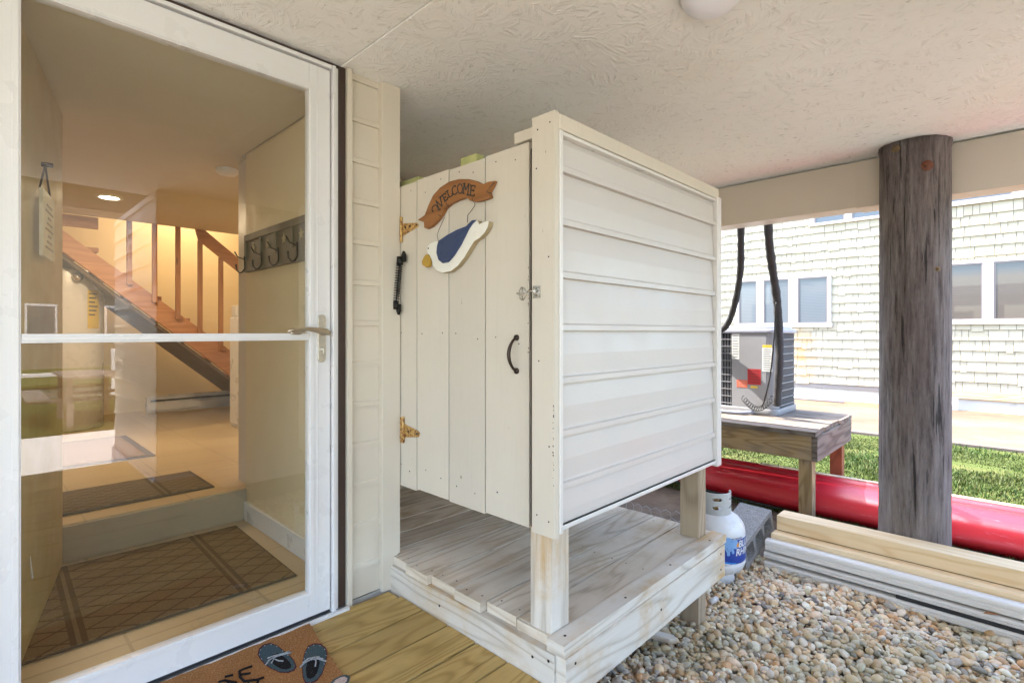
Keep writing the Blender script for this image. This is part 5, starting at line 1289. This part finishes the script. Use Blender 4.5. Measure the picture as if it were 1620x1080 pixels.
def f(mb):
    z = 0.04; row = 0
    while z < 6.2:
        y = -3.0 + random.random() * .1
        while y < 9:
            w_ = random.choice((.09, .12, .16, .2, .25)); dz = random.choice((0, 0, 0, -.018, -.028, -.010)) if random.random() < .45 else 0
            b = 0.024 + random.random() * .006
            y1 = y + w_ - .007; z0 = z + dz; z1 = z + .186
            P = [(11.9 - b, y, z0), (11.9 - b, y1, z0), (11.9 - .002, y1, z1), (11.9 - .002, y, z1), (11.9, y, z0), (11.9, y1, z0)]
            mb.idx(P, [(0, 3, 2, 1), (4, 0, 1, 5), (0, 4, 3), (1, 2, 5)], 0, False); y += w_
        z += .178; row += 1
W(part('shingle_siding', M['shingle'], nh, f), nh)
M['backing'] = plain('dark_felt', (0.15, 0.135, 0.11), .9)  # dark backing visible through the shingle joints
W(part('wall', M['backing'], nh, lambda mb: mb.box(11.901, 17, -3.0, 9, .04, 6.3)), nh)
M['found'] = paint('peeling_white_foundation', (0.55, 0.53, 0.50), .8, .05, .7, (0.25, 0.2, 0.15), dscale=4)
W(part('foundation', M['found'], nh, lambda mb: mb.box(11.93, 16.9, -2.9, 8.9, -.30, -.055)), nh)
W(part('skirt_board', paint('grey_skirt', (0.26, 0.23, 0.21), .8, .1, .3), nh, lambda mb: mb.box(11.90, 16.9, 1.0, 8.95, -.0545, .055)), nh)
W(part('sill_beam', wood('raw_sill', (0.52, 0.36, 0.22), (0.42, 0.27, 0.15), (0.28, 0.17, 0.09)), nh, lambda mb: mb.box(11.87, 16.9, -2.95, 0.98, -.075, .055, 1)), nh)
W(part('roof', paint('roof_grey', (.2, .19, .18), .9), nh, lambda mb: mb.box(11.6, 17.4, -3.4, 9.4, 6.3, 6.5)), nh)
def win_mat(name, top, mid, blinds):
    k = N(name); g = k.geo(); sx = k.n('ShaderNodeSeparateXYZ'); k.l(g, sx.inputs[0])
    s_ = k.math('GREATER_THAN', k.math('FRACT', k.math('MULTIPLY', sx.outputs[2], 32.0)), 0.25)
    col = k.mix(s_, tuple(x * .7 for x in blinds), blinds); f_ = k.maprange(sx.outputs[2], 2.0, 2.12)
    col = k.mix(f_, col, top)
    k.b.inputs['Coat Weight'].default_value = 0.7; k.b.inputs['Coat Roughness'].default_value = 0.02
    return k.out(col, 0.4, None, None, 0.5)
M['win_l'] = win_mat('window_glass_blinds', (0.04, 0.055, 0.07), None, (0.11, 0.125, 0.135)); M['win_r'] = win_mat('window_glass_tan_blinds', (0.045, 0.05, 0.055), None, (0.09, 0.07, 0.052))
M['winframe'] = paint('window_frame_white', (0.62, 0.58, 0.55), .5, .03, .15); M['sash'] = paint('brown_sash', (0.17, 0.14, 0.135), .5, .1, .2)
def window(y0, y1, z0, z1, panes, gm, cs=.05):
    x = 11.85
    fr = MB()
    fr.box(x, 11.899, y0, y1, z1 - .05, z1); fr.box(x - .01, 11.899, y0 - .02, y1 + .02, z0 - .03, z0 + cs)
    edges = [y0] + [e for p in panes for e in p] + [y1]
    for i in range(0, len(edges), 2):
        if edges[i + 1] - edges[i] > .004: fr.box(x, 11.899, edges[i], edges[i + 1], z0 + cs + .0005, z1 - .0505)
    wo = W(fr.build('window', M['winframe'], nh, .004), nh)
    for a, b in panes:
        part('pane', gm, wo, lambda mb: mb.box(11.868, 11.8755, a, b, z0 + cs, z1 - .05))
        def f(mb):
            e = .025; mb.box(11.858, 11.8675, a, a + e, z0 + cs + .001, z1 - .051); mb.box(11.858, 11.8675, b - e, b, z0 + cs + .001, z1 - .051)
            mb.box(11.858, 11.8675, a + e, b - e, z0 + cs + .001, z0 + cs + .001 + e * .6); mb.box(11.858, 11.8675, a + e, b - e, z1 - .051 - e, z1 - .051)
        part('sash', M['sash'], wo, f)
window(2.65, 4.50, 1.20, 2.23, [(2.71, 3.25), (3.42, 3.92), (4.06, 4.44)], M['win_l'])
window(-1.0, 1.05, 1.23, 2.29, [(-0.85, 0.28), (0.41, 0.99)], M['win_r'])
window(1.5, 3.02, 3.24, 3.88, [(1.58, 2.30), (2.42, 2.95)], M['win_l'], .015)
window(-1.2, 1.1, 3.28, 3.88, [(-1.1, -.1), (.05, 1.02)], M['win_l'], .04)
pb = thing('pipe_bundle', 'flat stack of pinkish white pipes on the driveway against the neighbour wall', 'pipes', (11.6, 3.0, -.27))
for i, (x, z, c_) in enumerate(((11.45, .03, (.6, .55, .6)), (11.53, .03, (.55, .5, .55)), (11.61, .03, (.62, .6, .62)), (11.49, .085, (.6, .56, .62)), (11.57, .085, (.5, .45, .5)))):
    W(part('pipe', plain('pipe_%d' % i, c_, .4), pb, lambda mb: mb.tube([(x, 2.35 + .05 * i, -.27 + z), (x, 3.75 + .1 * i, -.27 + z)], .028, 12)), pb)
o = part('pipe_bracket', M['vinyl_white'], None, lambda mb: (mb.box(11.70, 11.75, .72, .86, -.268, -.05), mb.box(11.66, 11.699, .76, .84, -.20, -.14)), .004); tag(o, 'small white vent bracket standing against the neighbour foundation', 'bracket')

# ------------------------------------------------------------------ what the door glass mirrors: the side towards the canal
stg = thing('storage_closet', 'cream vinyl sided storage closet under the porch roof beside the camera', 'closet', (1.5, -1.4, 0))
def f(mb):
    siding(mb, .93, 2.3, 0.02, 2.09, .155, lambda a, o, z: (a, -.65 + o, z), 0, .012)
    siding(mb, -2.2, -.65, 0.02, 2.09, .155, lambda a, o, z: (.93 - o, a, z), 0, .012)
W(part('closet_siding', M['vinyl'], stg, f), stg)
W(part('closet_wall', M['vinyl'], stg, lambda mb: mb.box(.931, 2.3, -2.2, -.651, -.04, 2.095)), stg)
W(part('skirt_board', M['vinyl_white'], stg, lambda mb: (mb.box(.90, 2.3, -.65, -.62, -.14, .018), mb.box(.90, .93, -2.2, -.6505, -.14, .018)), .003), stg)
pc_ = thing('picnic_table', 'grey wooden picnic table on the lawn mirrored in the door glass', 'picnic table', (1.25, -6.4, -.29))
part('table_top', M['bench_top'], pc_, lambda mb: [mb.box(-.35 + i * .145, -.35 + i * .145 + .135, -.8, .8, .70, .74) for i in range(5)], .004)
part('bench_board', M['bench_top'], pc_, lambda mb: mb.box(-.75, -.5, -.8, .8, .42, .46), .004); part('bench_board', M['bench_top'], pc_, lambda mb: mb.box(.5, .75, -.8, .8, .42, .46), .004)
for y in (-.55, .55): part('trestle', M['bench_top'], pc_, lambda mb: (mb.box(-.74, .74, y - .02, y + .02, .37, .418), mb.box(-.32, -.24, y + .0205, y + .06, 0, .698), mb.box(.24, .32, y + .0205, y + .06, 0, .698)), .003)
dk = thing('dock_railing', 'white dock railing along the canal mirrored in the door glass', 'railing', (1.6, -10.5, -.3))
for x in (-3, -1.2, .6, 2.4, 4.2): part('post', M['vinyl_white'], dk, lambda mb: mb.box(x - .06, x + .06, -.06, .06, -.2, 1.0), .01)
part('rail', M['vinyl_white'], dk, lambda mb: mb.box(-3, 4.2, -.04, .04, .45, .53), .01)
fh = thing('canal_house', 'pale house with gable roof on the far canal bank mirrored in the door glass', 'house', (0.5, -22, -.3))
part('wall', paint('tan_stucco', (.20, .165, .115), .8), fh, lambda mb: (mb.box(-6, 6.5, -6, 0, 0, 7.2)))
part('roof', paint('slate_roof', (.12, .12, .13), .8), fh, lambda mb: mb.prism([(-6.6, 7.2), (.6, 7.2), (-3, 9.2)], lambda p, d: (d, p[0], p[1]), -6.5, 7.0))
for x in (-4, -1.2, 1.3, 3.6):
    q = part('window', M['winframe'], fh, lambda mb: mb.box(x - .45, x + .45, .002, .04, 1.0, 2.4)); part('pane', M['win_l'], q, lambda mb: mb.box(x - .38, x + .38, .042, .05, 1.08, 2.32))
